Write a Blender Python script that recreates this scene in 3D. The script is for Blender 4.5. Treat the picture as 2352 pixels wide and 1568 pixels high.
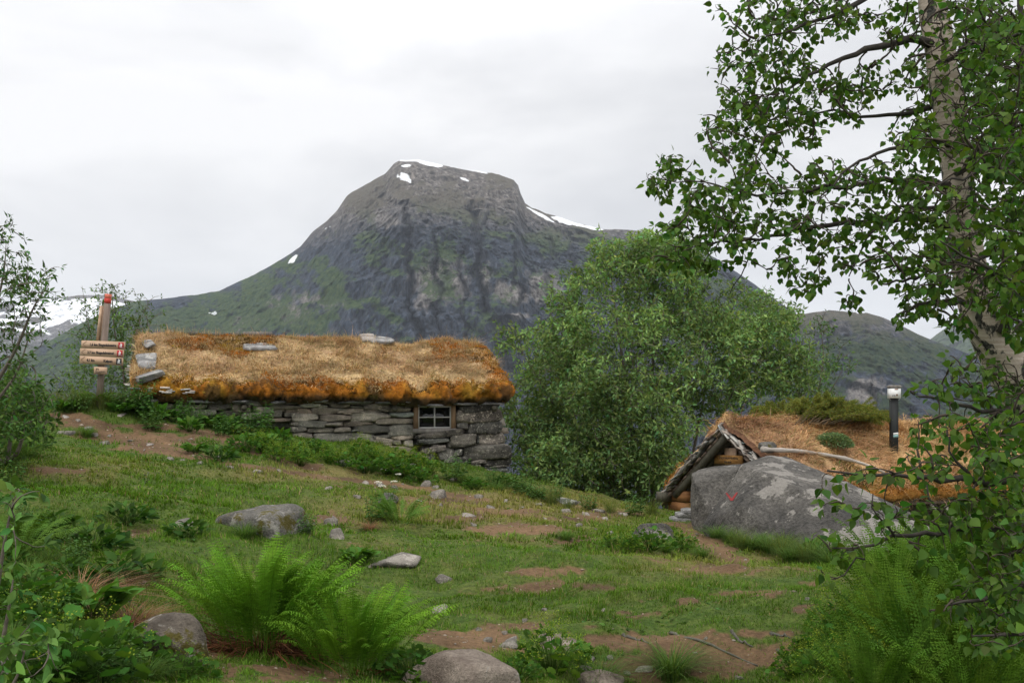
import bpy, bmesh, math, random
import numpy as np
from mathutils import Vector, Matrix

for o in list(bpy.data.objects): bpy.data.objects.remove(o)
SC = bpy.context.scene
COL = SC.collection
R = math.radians
random.seed(7)

# ---------------------------------------------------------------- camera
F = 2522.0; CX = 1176.0; HY = 900.0          # photo (2352 px wide): focal length, centre column, eye-level row
cam_d = bpy.data.cameras.new('camera'); cam = bpy.data.objects.new('camera', cam_d); COL.objects.link(cam)
cam.location = (0, 0, 0); cam.rotation_euler = (R(90), 0, 0)
cam_d.sensor_width = 36; cam_d.lens = F / 2352 * 36; cam_d.shift_y = (HY - 784) / 2352
cam_d.clip_start = 0.05; cam_d.clip_end = 40000
SC.camera = cam
SC.view_settings.view_transform = 'Standard'; SC.view_settings.look = 'None'
SC.view_settings.gamma = 1.0; SC.view_settings.exposure = 0.0

# ---------------------------------------------------------------- sky and sun (overcast)
SUN_EL, SUN_AZ = R(58), R(-150)               # azimuth from +Y towards +X
W = bpy.data.worlds.new('World'); SC.world = W; W.use_nodes = True
nt = W.node_tree; nt.nodes.clear()
def wn(t, **k):
    n = nt.nodes.new(t)
    for a, b in k.items(): setattr(n, a, b)
    return n
sky = wn('ShaderNodeTexSky', sky_type='NISHITA', sun_disc=False, sun_elevation=SUN_EL, sun_rotation=SUN_AZ)
tc = wn('ShaderNodeTexCoord')
sep = wn('ShaderNodeSeparateXYZ'); nt.links.new(tc.outputs['Generated'], sep.inputs[0])
mp = wn('ShaderNodeMapping'); mp.inputs['Scale'].default_value = (1.0, 1.0, 2.6); mp.inputs['Location'].default_value = (0.35, 0.0, 0.1)
nt.links.new(tc.outputs['Generated'], mp.inputs[0])
n1 = wn('ShaderNodeTexNoise'); n1.inputs['Scale'].default_value = 2.4; n1.inputs['Detail'].default_value = 5; n1.inputs['Roughness'].default_value = 0.5
n1.inputs['Distortion'].default_value = 0.3
nt.links.new(mp.outputs[0], n1.inputs[0])
cr = wn('ShaderNodeValToRGB')
cr.color_ramp.elements[0].position = 0.36; cr.color_ramp.elements[0].color = (7.2, 7.25, 7.45, 1)
cr.color_ramp.elements[1].position = 0.60; cr.color_ramp.elements[1].color = (10.0, 9.95, 10.0, 1)
nt.links.new(n1.outputs[0], cr.inputs[0])
# overcast skies are brighter overhead
ma = wn('ShaderNodeMapRange'); ma.inputs[1].default_value = 0.25; ma.inputs[2].default_value = 1.0
ma.inputs[3].default_value = 1.0; ma.inputs[4].default_value = 2.3
nt.links.new(sep.outputs[2], ma.inputs[0])
vm = wn('ShaderNodeVectorMath', operation='SCALE'); nt.links.new(cr.outputs[0], vm.inputs[0]); nt.links.new(ma.outputs[0], vm.inputs['Scale'])
mx = wn('ShaderNodeMix', data_type='RGBA'); mx.inputs[0].default_value = 0.95
nt.links.new(sky.outputs[0], mx.inputs[6]); nt.links.new(vm.outputs[0], mx.inputs[7])
bg = wn('ShaderNodeBackground'); bg.inputs[1].default_value = 0.105
nt.links.new(mx.outputs[2], bg.inputs[0])
wo = wn('ShaderNodeOutputWorld'); nt.links.new(bg.outputs[0], wo.inputs[0])

sl = bpy.data.lights.new('sun', 'SUN'); sl.energy = 1.5; sl.angle = R(24); sl.color = (1, 0.96, 0.9)
so = bpy.data.objects.new('sun', sl); COL.objects.link(so)
d = Vector((math.sin(SUN_AZ) * math.cos(SUN_EL), math.cos(SUN_AZ) * math.cos(SUN_EL), math.sin(SUN_EL)))
so.rotation_euler = d.to_track_quat('Z', 'Y').to_euler(); so.location = (0, 0, 30)

# ================================================================ helpers
def rng(seed): return np.random.default_rng(seed)

def _hash(ix, iy, iz, seed):
    h = (ix * 374761393 + iy * 668265263 + iz * 2147483647 + seed * 1274126177) & 0xFFFFFFFF
    h = ((h ^ (h >> 13)) * 1274126177) & 0xFFFFFFFF
    h = ((h ^ (h >> 16)) * 2246822519) & 0xFFFFFFFF
    return ((h ^ (h >> 15)) & 0xFFFFFF) / float(0xFFFFFF)

def vnoise(p, seed=0):
    p = np.asarray(p, float)
    i = np.floor(p).astype(np.int64); f = p - i; f = f * f * f * (f * (f * 6 - 15) + 10)
    x, y, z = i[..., 0], i[..., 1], i[..., 2]; r = 0
    for dx in (0, 1):
        wx = f[..., 0] if dx else 1 - f[..., 0]
        for dy in (0, 1):
            wy = f[..., 1] if dy else 1 - f[..., 1]
            for dz in (0, 1):
                wz = f[..., 2] if dz else 1 - f[..., 2]
                r = r + wx * wy * wz * _hash(x + dx, y + dy, z + dz, seed)
    return r * 2 - 1                                   # -1..1

def fbm(p, octv=4, seed=0, rough=0.5, ridged=False):
    p = np.asarray(p, float); a = 1.0; s = 0; t = 0
    for k in range(octv):
        n = vnoise(p, seed + k * 17)
        if ridged: n = 1 - 2 * np.abs(n)
        s = s + a * n; t += a; a *= rough; p = p * 2.03 + 11.3
    return s / t

def smooth(a, b, x):
    t = np.clip((x - a) / (b - a), 0, 1); return t * t * (3 - 2 * t)

def P(px, py, D):                                       # photo pixel at depth D (metres along +Y)
    px = np.asarray(px, float); py = np.asarray(py, float); D = np.asarray(D, float) + px * 0
    return np.stack([(px - CX) / F * D, D, (HY - py) / F * D], -1)

def unit(v): return v / np.maximum(np.linalg.norm(v, axis=-1, keepdims=True), 1e-9)

def hit(px, py, p0, n):                                 # pixel ray against a plane
    r = np.array([(px - CX) / F, 1.0, (HY - py) / F]); t = np.dot(p0, n) / np.dot(r, n); return r * t

class MB:
    """collects triangles with a colour per vertex and makes ONE mesh object"""
    def __init__(s): s.v = []; s.f = []; s.c = []; s.n = 0
    def add(s, v, f, c=None):
        v = np.asarray(v, float).reshape(-1, 3); f = np.asarray(f, np.int64).reshape(-1, 3)
        if c is None: c = (0.5, 0.5, 0.5)
        c = np.asarray(c, float)
        if c.ndim == 1: c = np.broadcast_to(c, (len(v), 3))
        s.v.append(v); s.f.append(f + s.n); s.c.append(c); s.n += len(v); return s
    def quads(s, v, q, c=None):
        q = np.asarray(q).reshape(-1, 4)
        return s.add(v, np.concatenate([q[:, [0, 1, 2]], q[:, [0, 2, 3]]]), c)
    def build(s, name, mat, parent=None, sm=False, origin=None):
        v = np.concatenate(s.v); f = np.concatenate(s.f); c = np.concatenate(s.c)
        if origin is not None: v = v - np.asarray(origin)
        elif parent is not None and parent.get('_o') is not None: v = v - np.array(parent['_o'])
        me = bpy.data.meshes.new(name)
        me.vertices.add(len(v)); me.vertices.foreach_set('co', v.astype(np.float32).ravel())
        me.loops.add(len(f) * 3); me.loops.foreach_set('vertex_index', f.astype(np.int32).ravel())
        me.polygons.add(len(f)); me.polygons.foreach_set('loop_start', np.arange(0, len(f) * 3, 3, dtype=np.int32))
        me.update(calc_edges=True)
        if sm: me.polygons.foreach_set('use_smooth', np.ones(len(f), bool))
        a = me.color_attributes.new('Col', 'FLOAT_COLOR', 'POINT')
        a.data.foreach_set('color', np.concatenate([c, np.ones((len(c), 1))], 1).astype(np.float32).ravel())
        me.materials.append(mat)
        o = bpy.data.objects.new(name, me); COL.objects.link(o)
        if origin is not None: o.location = origin
        if parent is not None:
            o.parent = parent
            if parent.get('_o') is not None: o['_o'] = [float(q_) for q_ in parent['_o']]
        return o

def tag(o, label=None, cat=None, group=None, kind=None):
    if label: o['label'] = label
    if cat: o['category'] = cat
    if group: o['group'] = group
    if kind: o['kind'] = kind
    return o

def thing(name, loc, label, cat, group=None):
    o = bpy.data.objects.new(name, None); COL.objects.link(o); o.location = loc; o.empty_display_size = 0.1
    o['_o'] = [float(a) for a in loc]; return tag(o, label, cat, group)

def dup(root, loc, rz=0, sc=1, label=None, group=None, tilt=(0, 0)):
    r = root.copy(); COL.objects.link(r); r.location = loc; r.rotation_euler = (tilt[0], tilt[1], rz)
    r.scale = (sc, sc, sc) if not hasattr(sc, '__len__') else sc
    if label: r['label'] = label
    if group: r['group'] = group
    for ch in list(root.children):
        c = ch.copy(); COL.objects.link(c); c.parent = r
        for g in list(ch.children):
            q = g.copy(); COL.objects.link(q); q.parent = c
    return r

def tubes(mb, Pt, Rd, sides=5, col=None, cap=True):
    """Pt (n,k,3) Rd (n,k)"""
    Pt = np.asarray(Pt, float); Rd = np.asarray(Rd, float)
    if Pt.ndim == 2: Pt = Pt[None]; Rd = Rd[None]
    n, k, _ = Pt.shape
    T = unit(np.gradient(Pt, axis=1))
    mean = np.abs(unit(Pt[:, -1] - Pt[:, 0]))
    ref = np.where(mean[:, 1:2] < 0.75, np.array([[0.1, 1.0, 0.07]]), np.array([[0.1, 0.07, 1.0]]))[:, None, :]
    U = unit(np.cross(T, np.broadcast_to(ref, T.shape))); V = np.cross(T, U)
    a = np.arange(sides) / sides * 2 * np.pi
    v = Pt[:, :, None, :] + Rd[:, :, None, None] * (U[:, :, None, :] * np.cos(a)[None, None, :, None] + V[:, :, None, :] * np.sin(a)[None, None, :, None])
    i = np.arange(k - 1)[:, None] * sides; j = np.arange(sides)[None, :]; j2 = (j + 1) % sides
    q = np.stack([i + j, i + j2, i + sides + j2, i + sides + j], -1).reshape(-1, 4)
    q = (q[None] + (np.arange(n) * k * sides)[:, None, None]).reshape(-1, 4)
    f = np.concatenate([q[:, [0, 1, 2]], q[:, [0, 2, 3]]])
    if cap:
        e = []
        for s0 in (0, (k - 1) * sides):
            for m in range(1, sides - 1): e.append([s0, s0 + m, s0 + m + 1] if s0 else [s0, s0 + m + 1, s0 + m])
        e = np.array(e); e = (e[None] + (np.arange(n) * k * sides)[:, None, None]).reshape(-1, 3)
        f = np.concatenate([f, e])
    c = None
    if col is not None:
        col = np.asarray(col, float)
        c = col if col.ndim == 1 else np.repeat(col, k * sides, axis=0)
    mb.add(v.reshape(-1, 3), f, c)

def resample(pts, n):
    pts = np.asarray(pts, float); d = np.r_[0, np.cumsum(np.linalg.norm(np.diff(pts[:, :3], axis=0), axis=1))]
    # smooth (Catmull-Rom like) by interpolating then filtering
    t = np.linspace(0, d[-1], n); out = np.stack([np.interp(t, d, pts[:, k]) for k in range(pts.shape[1])], -1)
    for _ in range(2):
        out[1:-1] = out[1:-1] * 0.5 + (out[:-2] + out[2:]) * 0.25
    return out

def blades(mb, base, lean, h, w, bend, col, segs=2, up=None):
    """ribbons: base (n,3), lean (n,3) sideways direction, h,w,bend (n,), col (n,3)"""
    n = len(base); up = np.array([0, 0, 1.0]) if up is None else up
    up = np.broadcast_to(up, (n, 3)); side = unit(np.cross(up, lean))
    rows = []
    for k in range(segs + 1):
        t = k / segs
        c = base + up * (h * (t - 0.35 * bend * t * t))[:, None] + lean * (h * bend * t * t)[:, None]
        if k < segs:
            ww = (w * (1 - t * 0.55) * 0.5)[:, None]
            rows += [c - side * ww, c + side * ww]
        else: rows.append(c)
    v = np.stack(rows, 1); m = v.shape[1]; f = []
    for k in range(segs - 1): a = 2 * k; f += [[a, a + 1, a + 3], [a, a + 3, a + 2]]
    a = 2 * (segs - 1); f.append([a, a + 1, a + 2])
    f = (np.array(f)[None] + (np.arange(n) * m)[:, None, None]).reshape(-1, 3)
    mb.add(v.reshape(-1, 3), f, np.repeat(col, m, axis=0))

def tile(mb, tv, tf, pos, X, Y, Z, sc, col):
    """copies of a template with frame X,Y,Z (n,3) at pos"""
    n = len(pos); sc = np.broadcast_to(np.asarray(sc, float), (n,))
    v = pos[:, None, :] + sc[:, None, None] * (tv[None, :, 0:1] * X[:, None, :] + tv[None, :, 1:2] * Y[:, None, :] + tv[None, :, 2:3] * Z[:, None, :])
    f = (tf[None] + (np.arange(n) * len(tv))[:, None, None]).reshape(-1, 3)
    mb.add(v.reshape(-1, 3), f, np.repeat(col, len(tv), axis=0))

def leaf_template(prof, fold=0.10, droop=0.12):
    """prof: (t, half width); leaf along +X, width along Y"""
    mid = [(t, 0, -droop * t * t) for t, w in prof]; L = [(t, w, fold * w * 2 - droop * t * t) for t, w in prof]; Rr = [(t, -w, fold * w * 2 - droop * t * t) for t, w in prof]
    v = np.array(mid + L + Rr); k = len(prof); f = []
    for i in range(k - 1):
        f += [[i, i + 1, k + i + 1], [i, k + i + 1, k + i], [i, 2 * k + i, 2 * k + i + 1], [i, 2 * k + i + 1, i + 1]]
    f = [t for t in f if len({tuple(np.round(v[q], 5)) for q in t}) == 3]
    return v, np.array(f)
BIRCH_LEAF = leaf_template([(0, 0), (.12, .30), (.32, .41), (.6, .30), (.82, .12), (1, 0)], 0.09, 0.15)
WILLOW_LEAF = leaf_template([(0, 0), (.4, .19), (1, 0)], 0.15, 0.2)
OVAL_LEAF = leaf_template([(0, 0), (.2, .17), (.5, .25), (.8, .15), (1, 0)], 0.15, 0.35)
_lob = []
for _i in range(15):
    _a = (-1 + 2 * _i / 14) * 2.6; _r = 0.55 + (0.09 if _i % 2 else -0.03)
    _lob.append((0.1 + _r * math.cos(_a) * 0.9 + 0.3, _r * math.sin(_a), 0.10 * abs(math.sin(_a * 1.5)) + 0.05))
LOBE_LEAF = (np.array([(0.35, 0, -0.08)] + _lob), np.array([[0, i, i + 1] for i in range(1, 15)]))

def frames(T, r, spread=1.0, flat=0.0):
    """random leaf frames: X along leaf, Z roughly up"""
    n = len(T); X = unit(T); rv = unit(r.normal(size=(n, 3)) * spread + np.array([0, 0, 1.0]) * (1 + flat))
    Y = unit(np.cross(rv, X)); Z = np.cross(X, Y); return X, Y, Z

def vary(base, n, r, v=0.18, hue=0.1):
    b = np.asarray(base, float); k = 1 + r.normal(size=(n, 1)) * v; h = r.normal(size=(n, 1)) * hue
    c = b[None] * np.clip(k, 0.45, 1.7); c[:, 0:1] *= 1 + h; c[:, 2:3] *= 1 - h * .5; return np.clip(c, 0.002, 0.95)

def box(mb, c, X, Y, Z, sx, sy, sz, col=None):
    v = []
    for a in (-.5, .5):
        for b in (-.5, .5):
            for e in (-.5, .5): v.append(np.asarray(c) + np.asarray(X) * a * sx + np.asarray(Y) * b * sy + np.asarray(Z) * e * sz)
    mb.quads(v, [[0, 1, 3, 2], [4, 6, 7, 5], [0, 4, 5, 1], [2, 3, 7, 6], [0, 2, 6, 4], [1, 5, 7, 3]], col)

# ---------------------------------------------------------------- materials
def mat(name, rough=0.85, spec=0.3):
    m = bpy.data.materials.new(name); m.use_nodes = True; t = m.node_tree; b = t.nodes['Principled BSDF']
    b.inputs['Roughness'].default_value = rough; b.inputs['Specular IOR Level'].default_value = spec
    return m, t, b
def N(t, ty, ins=None, **k):
    n = t.nodes.new(ty)
    for a, b in k.items(): setattr(n, a, b)
    for a, b in (ins or {}).items():
        if isinstance(b, bpy.types.NodeSocket): t.links.new(b, n.inputs[a])
        else: n.inputs[a].default_value = b
    return n
def coords(t, scale=(1, 1, 1), kind='Object'):
    c = N(t, 'ShaderNodeTexCoord'); m = N(t, 'ShaderNodeMapping', {0: c.outputs[kind], 'Scale': scale}); return m.outputs[0]
def noise(t, vec, scale, detail=6, rough=0.6, dist=0.0):
    return N(t, 'ShaderNodeTexNoise', {'Vector': vec, 'Scale': scale, 'Detail': detail, 'Roughness': rough, 'Distortion': dist}).outputs[0]
def ramp(t, fac, stops):
    r = N(t, 'ShaderNodeValToRGB', {0: fac}); e = r.color_ramp.elements
    while len(e) < len(stops): e.new(0.5)
    for i, (p, c) in enumerate(stops):
        e[i].position = p; e[i].color = (c, c, c, 1) if not hasattr(c, '__len__') else (*c, 1)
    return r.outputs[0]
def mix(t, f, a, b, mode='MIX'):
    n = N(t, 'ShaderNodeMix', data_type='RGBA', blend_type=mode)
    for s, v in ((0, f), (6, a), (7, b)):
        if isinstance(v, bpy.types.NodeSocket): t.links.new(v, n.inputs[s])
        else: n.inputs[s].default_value = v if s == 0 else (*v, 1)
    return n.outputs[2]
def bump(t, b, h, strength=0.5, dist=0.02):
    n = N(t, 'ShaderNodeBump', {'Height': h, 'Strength': strength, 'Distance': dist}); t.links.new(n.outputs[0], b.inputs['Normal'])
def attr(t, name='Col'): return N(t, 'ShaderNodeAttribute', attribute_name=name)

def leafmat(name, trans=0.35, rough=0.5, spec=0.35, tint=(1.25, 1.35, 0.6)):
    m, t, b = mat(name, rough, spec); a = attr(t).outputs[0]
    t.links.new(a, b.inputs['Base Color'])
    tr = N(t, 'ShaderNodeBsdfTranslucent'); t.links.new(mix(t, 1.0, a, tint, 'MULTIPLY'), tr.inputs[0])
    mxs = N(t, 'ShaderNodeMixShader', {0: trans}); t.links.new(b.outputs[0], mxs.inputs[1]); t.links.new(tr.outputs[0], mxs.inputs[2])
    t.links.new(mxs.outputs[0], t.nodes['Material Output'].inputs[0]); return m
def colmat(name, rough=0.85, nscale=30, amt=0.35, bstr=0.4, bd=0.01, stretch=(1, 1, 1)):
    m, t, b = mat(name, rough); v = coords(t, stretch); n = noise(t, v, nscale)
    c = mix(t, 1.0, attr(t).outputs[0], ramp(t, n, [(0.25, 1 - amt), (0.75, 1 + amt)]), 'MULTIPLY')
    t.links.new(c, b.inputs['Base Color']); bump(t, b, n, bstr, bd); return m
def wood(name, c1, c2, stretch, scale=6, rough=0.8):
    m, t, b = mat(name, rough); v = coords(t, stretch); n = noise(t, v, scale, 8, .65); n2 = noise(t, coords(t), 3)
    c = mix(t, 1.0, ramp(t, n, [(0.3, c1), (0.7, c2)]), ramp(t, n2, [(0.3, .75), (0.7, 1.15)]), 'MULTIPLY')
    t.links.new(c, b.inputs['Base Color']); bump(t, b, n, .5, .006); return m
def rockmat(name, dark, light, lichen=None, lich=(0.56, 0.60), scale=1.0, moss=0.0, lscale=5, speck=0.4, mosscol=(.09, .075, .015)):
    m, t, b = mat(name, 0.9, 0.25); v = coords(t)
    dist_ = 0.0 if 'granite' in name else .6
    n1 = noise(t, v, 2.2 * scale, 10, .65); n2 = noise(t, v, 45 * scale, 4, .7); n3 = noise(t, v, lscale * scale, 8, .66, dist_)
    if 'granite' in name:
        sx = N(t, 'ShaderNodeSeparateXYZ', {0: v}); gx_ = N(t, 'ShaderNodeMath', {0: sx.outputs[0], 1: .055, 2: 0.0}, operation='MULTIPLY_ADD'); gx2 = N(t, 'ShaderNodeClamp', {0: gx_.outputs[0], 1: -.10, 2: .035}); n3 = N(t, 'ShaderNodeMath', {0: n3, 1: gx2.outputs[0]}, operation='ADD').outputs[0]
    c = ramp(t, n1, [(.39, dark), (.62, light)])
    c = mix(t, 1.0, c, ramp(t, n2, [(.3, 1 - speck), (.7, 1 + speck)]), 'MULTIPLY')
    if lichen:
        c = mix(t, ramp(t, n3, [(lich[0], 0), (lich[1], 1)]), c, mix(t, 1.0, lichen, ramp(t, n2, [(.3, .8), (.7, 1.15)]), 'MULTIPLY'))
    if moss:
        n4 = noise(t, coords(t, (1, 1, 1)), 4.5 * scale, 8, .7)
        c = mix(t, ramp(t, n4, [(.62 - moss * .2, 0), (.68 - moss * .2, 1)]), c, mosscol)
    t.links.new(c, b.inputs['Base Color'])
    h = N(t, 'ShaderNodeMath', {0: n1, 1: n2}, operation='ADD'); bump(t, b, h.outputs[0], 1.0, .03 / scale); return m

M = {}
M['birch_leaf'] = leafmat('birch_leaf', .42, .5, .18)
M['leaf'] = leafmat('leaf', .28, .7, .07)
M['fern'] = leafmat('fern_green', .15, .8, .04)
M['grassblade'] = leafmat('grass_blade', .28, .85, .03)
M['straw'] = leafmat('dry_grass', .2, .8, .1, (1.1, 1.0, .8))
M['twig'] = colmat('twig_bark', .9, 40, .4, .3)
M['moss'] = colmat('orange_moss', 1.0, 60, .5, .8, .02)
M['turf'] = colmat('dry_turf', 1.0, 25, .45, .8, .03)
M['wallstone'] = rockmat('wall_stone', (.13, .122, .105), (.33, .30, .25), (.44, .40, .33), (.58, .64), 1.6, 0, 9, .4)
M['cornerstone'] = rockmat('lichened_corner_stone', (.06, .058, .053), (.20, .19, .17), (.36, .345, .30), (.55, .60), 1.6, 0, 13, .6)
M['core'] = colmat('dark_wall_core', 1, 20, .4)
M['boulder'] = rockmat('lichened_granite', (.042, .040, .037), (.135, .125, .11), (.26, .242, .215), (.54, .56), .6, 0, 3.8, .55)
M['postwood'] = wood('weathered_brown_post', (.13, .095, .075), (.27, .21, .17), (1, 1, .08), 25)
M['greyrock'] = rockmat('grey_rock', (.12, .11, .095), (.30, .27, .23), (.42, .38, .33), (.58, .62), 1.4, 0, 6, .35)
M['mossrock'] = rockmat('mossy_rock', (.07, .065, .055), (.19, .18, .16), (.30, .285, .25), (.56, .62), 1.3, .45, 6, .45)
M['darkrock'] = rockmat('dark_rock', (.06, .048, .036), (.17, .145, .115), (.30, .275, .24), (.58, .63), 1.6, .45, 6, .4)
M['brownrock'] = rockmat('brown_boulder', (.13, .10, .08), (.31, .26, .21), (.34, .31, .27), (.62, .68), 1.5, 0, 6, .3)
M['slab'] = rockmat('roof_slate', (.13, .13, .125), (.30, .29, .28), (.42, .41, .38), (.55, .6), 1.6, 0, 6, .3)
M['whitestone'] = rockmat('pale_stone', (.20, .175, .15), (.38, .34, .30), None, scale=2)
M['greywood'] = wood('weathered_grey_wood', (.11, .10, .09), (.27, .25, .22), (1, 1, .08), 25)
M['polewood'] = wood('bleached_pole', (.25, .22, .19), (.52, .47, .41), (.15, .15, 1), 30)
M['boardwood'] = wood('pine_board', (.42, .27, .17), (.57, .40, .28), (.12, 1, 1.4), 16)
M['plaquewood'] = wood('varnished_plaque', (.20, .09, .02), (.52, .28, .09), (.25, 1, 2), 14)
M['darkwood'] = wood('dark_old_planks', (.07, .05, .037), (.20, .15, .11), (.15, .15, 2), 14)
M['logwood'] = wood('grey_green_log', (.045, .042, .03), (.12, .11, .082), (1, 1, 1), 14)
M['orangewood'] = wood('orange_wood', (.14, .06, .022), (.34, .16, .06), (.5, .5, 2), 9)
M['bark'] = colmat('birch_bark_strip', .8, 30, .5)

def flat(name, c, rough=.6, spec=.3):
    m, t, b = mat(name, rough, spec); n = noise(t, coords(t), 12)
    t.links.new(mix(t, 1.0, c, ramp(t, n, [(.3, .85), (.7, 1.1)]), 'MULTIPLY'), b.inputs['Base Color']); return m
M['red'] = flat('red_paint', (.50, .05, .035)); M['redlight'] = flat('faded_red_paint', (.66, .17, .11)); M['white'] = flat('white_paint', (.8, .8, .78))
M['black'] = flat('black_paint', (.02, .02, .022)); M['signred'] = flat('sign_red', (.42, .02, .025)); M['postblack'] = flat('tarred_post', (.022, .024, .024), .7)
M['framewood'] = wood('window_frame_wood', (.13, .085, .05), (.30, .19, .11), (1, 1, .2), 12)
M['sash'] = flat('sash_grey_white', (.48, .47, .44)); M['teal'] = flat('teal_sticker', (.25, .42, .42)); M['wire'] = flat('wire', (.35, .35, .35), .4)
m, t, b = mat('window_glass', .08, .5); b.inputs['Base Color'].default_value = (.006, .007, .007, 1); M['glass'] = m
M['paintmark'] = flat('red_mark', (.24, .022, .022), .8)

# ================================================================ terrain
CP = [  # px, py, depth
 (0,1568,4.2),(300,1568,4.6),(588,1568,4.9),(1176,1568,5.5),(1700,1568,5.6),(2352,1568,5.0),(2000,1568,5.2),
 (0,1400,5.6),(0,1250,7.5),(0,1100,10),(0,1010,13),(60,955,16),(0,935,19),
 (300,1400,6.2),(300,1300,7.3),(300,1200,9.0),(300,1060,12.7),(230,975,15.2),(150,950,17),(225,938,15.9),(330,950,17.2),
 (600,1350,7.2),(600,1210,9.5),(600,1110,12.5),(600,1050,14.8),(600,1010,16.6),(400,985,15.8),
 (900,1300,8.6),(900,1170,12.0),(900,1105,15),(900,1050,17.0),
 (1176,1400,7.2),(1176,1250,9.8),(1176,1165,13),(1170,1112,17.2),(1330,1152,15.8),(1040,1090,17),
 (1500,1400,7.2),(1500,1260,10.3),(1480,1198,13.3),(1560,1192,14.6),
 (1700,1330,8.8),(1640,1225,12.5),(1900,1400,6.9),(1900,1310,9.5),(1900,1225,12.5),(2100,1250,11.5),(2352,1300,9),(2352,1215,14.5)]
cp = np.array([P(*c) for c in CP]).reshape(-1, 3)
ext = np.array([(0,0,-1.6),(-2.5,1,-1.5),(2.5,1,-1.55),(0,-8,-1.7),(-12,-4,-1.2),(12,-4,-1.9),(-20,6,-.6),(20,6,-2.2),(-20,16,-.3),(18,16,-2.4),
 (-14,20,-.6),(-8,19.5,-.6),(-4,20.5,-.9),(0,20.5,-1.6),(3.3,17.5,-2.0),(6,18,-2.1),(9,19,-2.3),(-25,24,-3),(-10,25,-3),(-3,25,-3.4),(3,24,-4),(10,25,-4),(20,25,-4)], float)
cp = np.concatenate([cp, ext])
def _phi(r): return np.sqrt(r * r + 0.6)
_A = _phi(np.linalg.norm(cp[:, None, :2] - cp[None, :, :2], axis=-1)) * -1 + np.eye(len(cp)) * -0.05
_mean = cp[:, 2].mean(); _w = np.linalg.solve(_A, cp[:, 2] - _mean)
def ground(x, y, detail=True):
    x = np.asarray(x, float); y = np.asarray(y, float); sh = x.shape; x = x.ravel(); y = y.ravel(); z = np.full(x.shape, _mean)
    for c, w in zip(cp, _w): z -= w * _phi(np.hypot(x - c[0], y - c[1]))
    dist = np.hypot(x, y)
    far = -4 - 0.62 * (np.maximum(dist, 24) - 24) ** 0.97 + 3 * vnoise(np.stack([x * .05, y * .05, x * 0], -1), 9)
    far = np.maximum(far, -420 + 0 * far)
    k = smooth(23, 33, dist); z = z * (1 - k) + far * k
    if detail:
        q = np.stack([x, y, x * 0], -1)
        z += 0.11 * fbm(q * 0.9, 3, 3) + 0.05 * fbm(q * 3.4, 3, 5) * (1 - k)
    return z.reshape(sh)
def G(px, py, off=0.0):
    """where the ray through a photo pixel meets the ground"""
    D = np.linspace(2.5, 30, 1200); p = P(np.full(1200, float(px)), np.full(1200, float(py)), D)
    g = ground(p[:, 0], p[:, 1]); h = p[:, 2] - g; i = np.argmax(h < 0)
    if h[i] >= 0: i = np.argmin(h)
    return np.array([p[i, 0], p[i, 1], g[i] + off])

def seg_d(px, py, pts):
    best = np.full(px.shape, 1e9)
    for (x0, y0, w0), (x1, y1, w1) in zip(pts[:-1], pts[1:]):
        dx, dy = x1 - x0, (y1 - y0); ax, ay = px - x0, (py - y0)
        t = np.clip((ax * dx + ay * dy * 9) / (dx * dx + dy * dy * 9 + 1e-6), 0, 1)
        dd = np.hypot((ax - t * dx) / 3.0, (ay - t * dy)) / (w0 + (w1 - w0) * t); best = np.minimum(best, dd)
    return best
DIRT = [(150,957,60,9,1),(200,972,70,10,1),(300,1000,90,22,1),(390,1010,80,20,1),(330,1030,80,14,.9),(760,1195,45,12,.9),(320,1226,50,9,.9),(140,1080,60,7,.7),
 (1120,1175,150,14,.62),(1180,1215,120,13,.9),(1010,1150,90,10,.6),(1300,1185,120,15,.55),(1400,1180,90,10,.6),(1060,1190,70,12,.8),(1320,1240,60,10,.7),(1250,1310,90,12,.62),(1230,1350,110,14,.6),(1330,1345,70,10,.5),
 (1090,1465,110,17,.95),(1180,1440,60,9,.7),(1420,1470,110,22,1),(1340,1440,60,8,.6),(1560,1480,110,26,1),(1640,1520,130,40,1.05),(1480,1530,90,30,1),(1790,1500,70,22,.9),(1740,1455,90,12,.75),
 (1600,1380,70,10,.55),(1730,1360,100,12,.62),(1850,1400,80,14,.7),(1660,1310,60,10,.7),(1600,1240,50,9,1),(1650,1262,45,9,1),(1560,1205,60,7,.8),(1440,1410,80,9,.5),(1870,1340,60,10,.5),
 (130,1455,120,22,1),(60,1510,80,20,.8),(200,1480,90,14,.8),(450,1490,90,30,.9),(640,1560,140,40,.8),(900,1080,120,9,.5),(840,1120,80,7,.45),(700,1070,60,8,.6)]
PATHS = [[(130,955,7),(230,975,9),(300,1012,14),(380,1035,9),(500,1062,6),(640,1080,5),(760,1098,4),(900,1110,5),(1100,1150,8)],
         [(270,978,6),(400,982,8),(500,1003,8),(570,1030,8),(640,1052,8),(720,1075,5)],
         [(1560,1205,5),(1600,1235,9),(1650,1262,9),(1700,1290,6)]]
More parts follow.
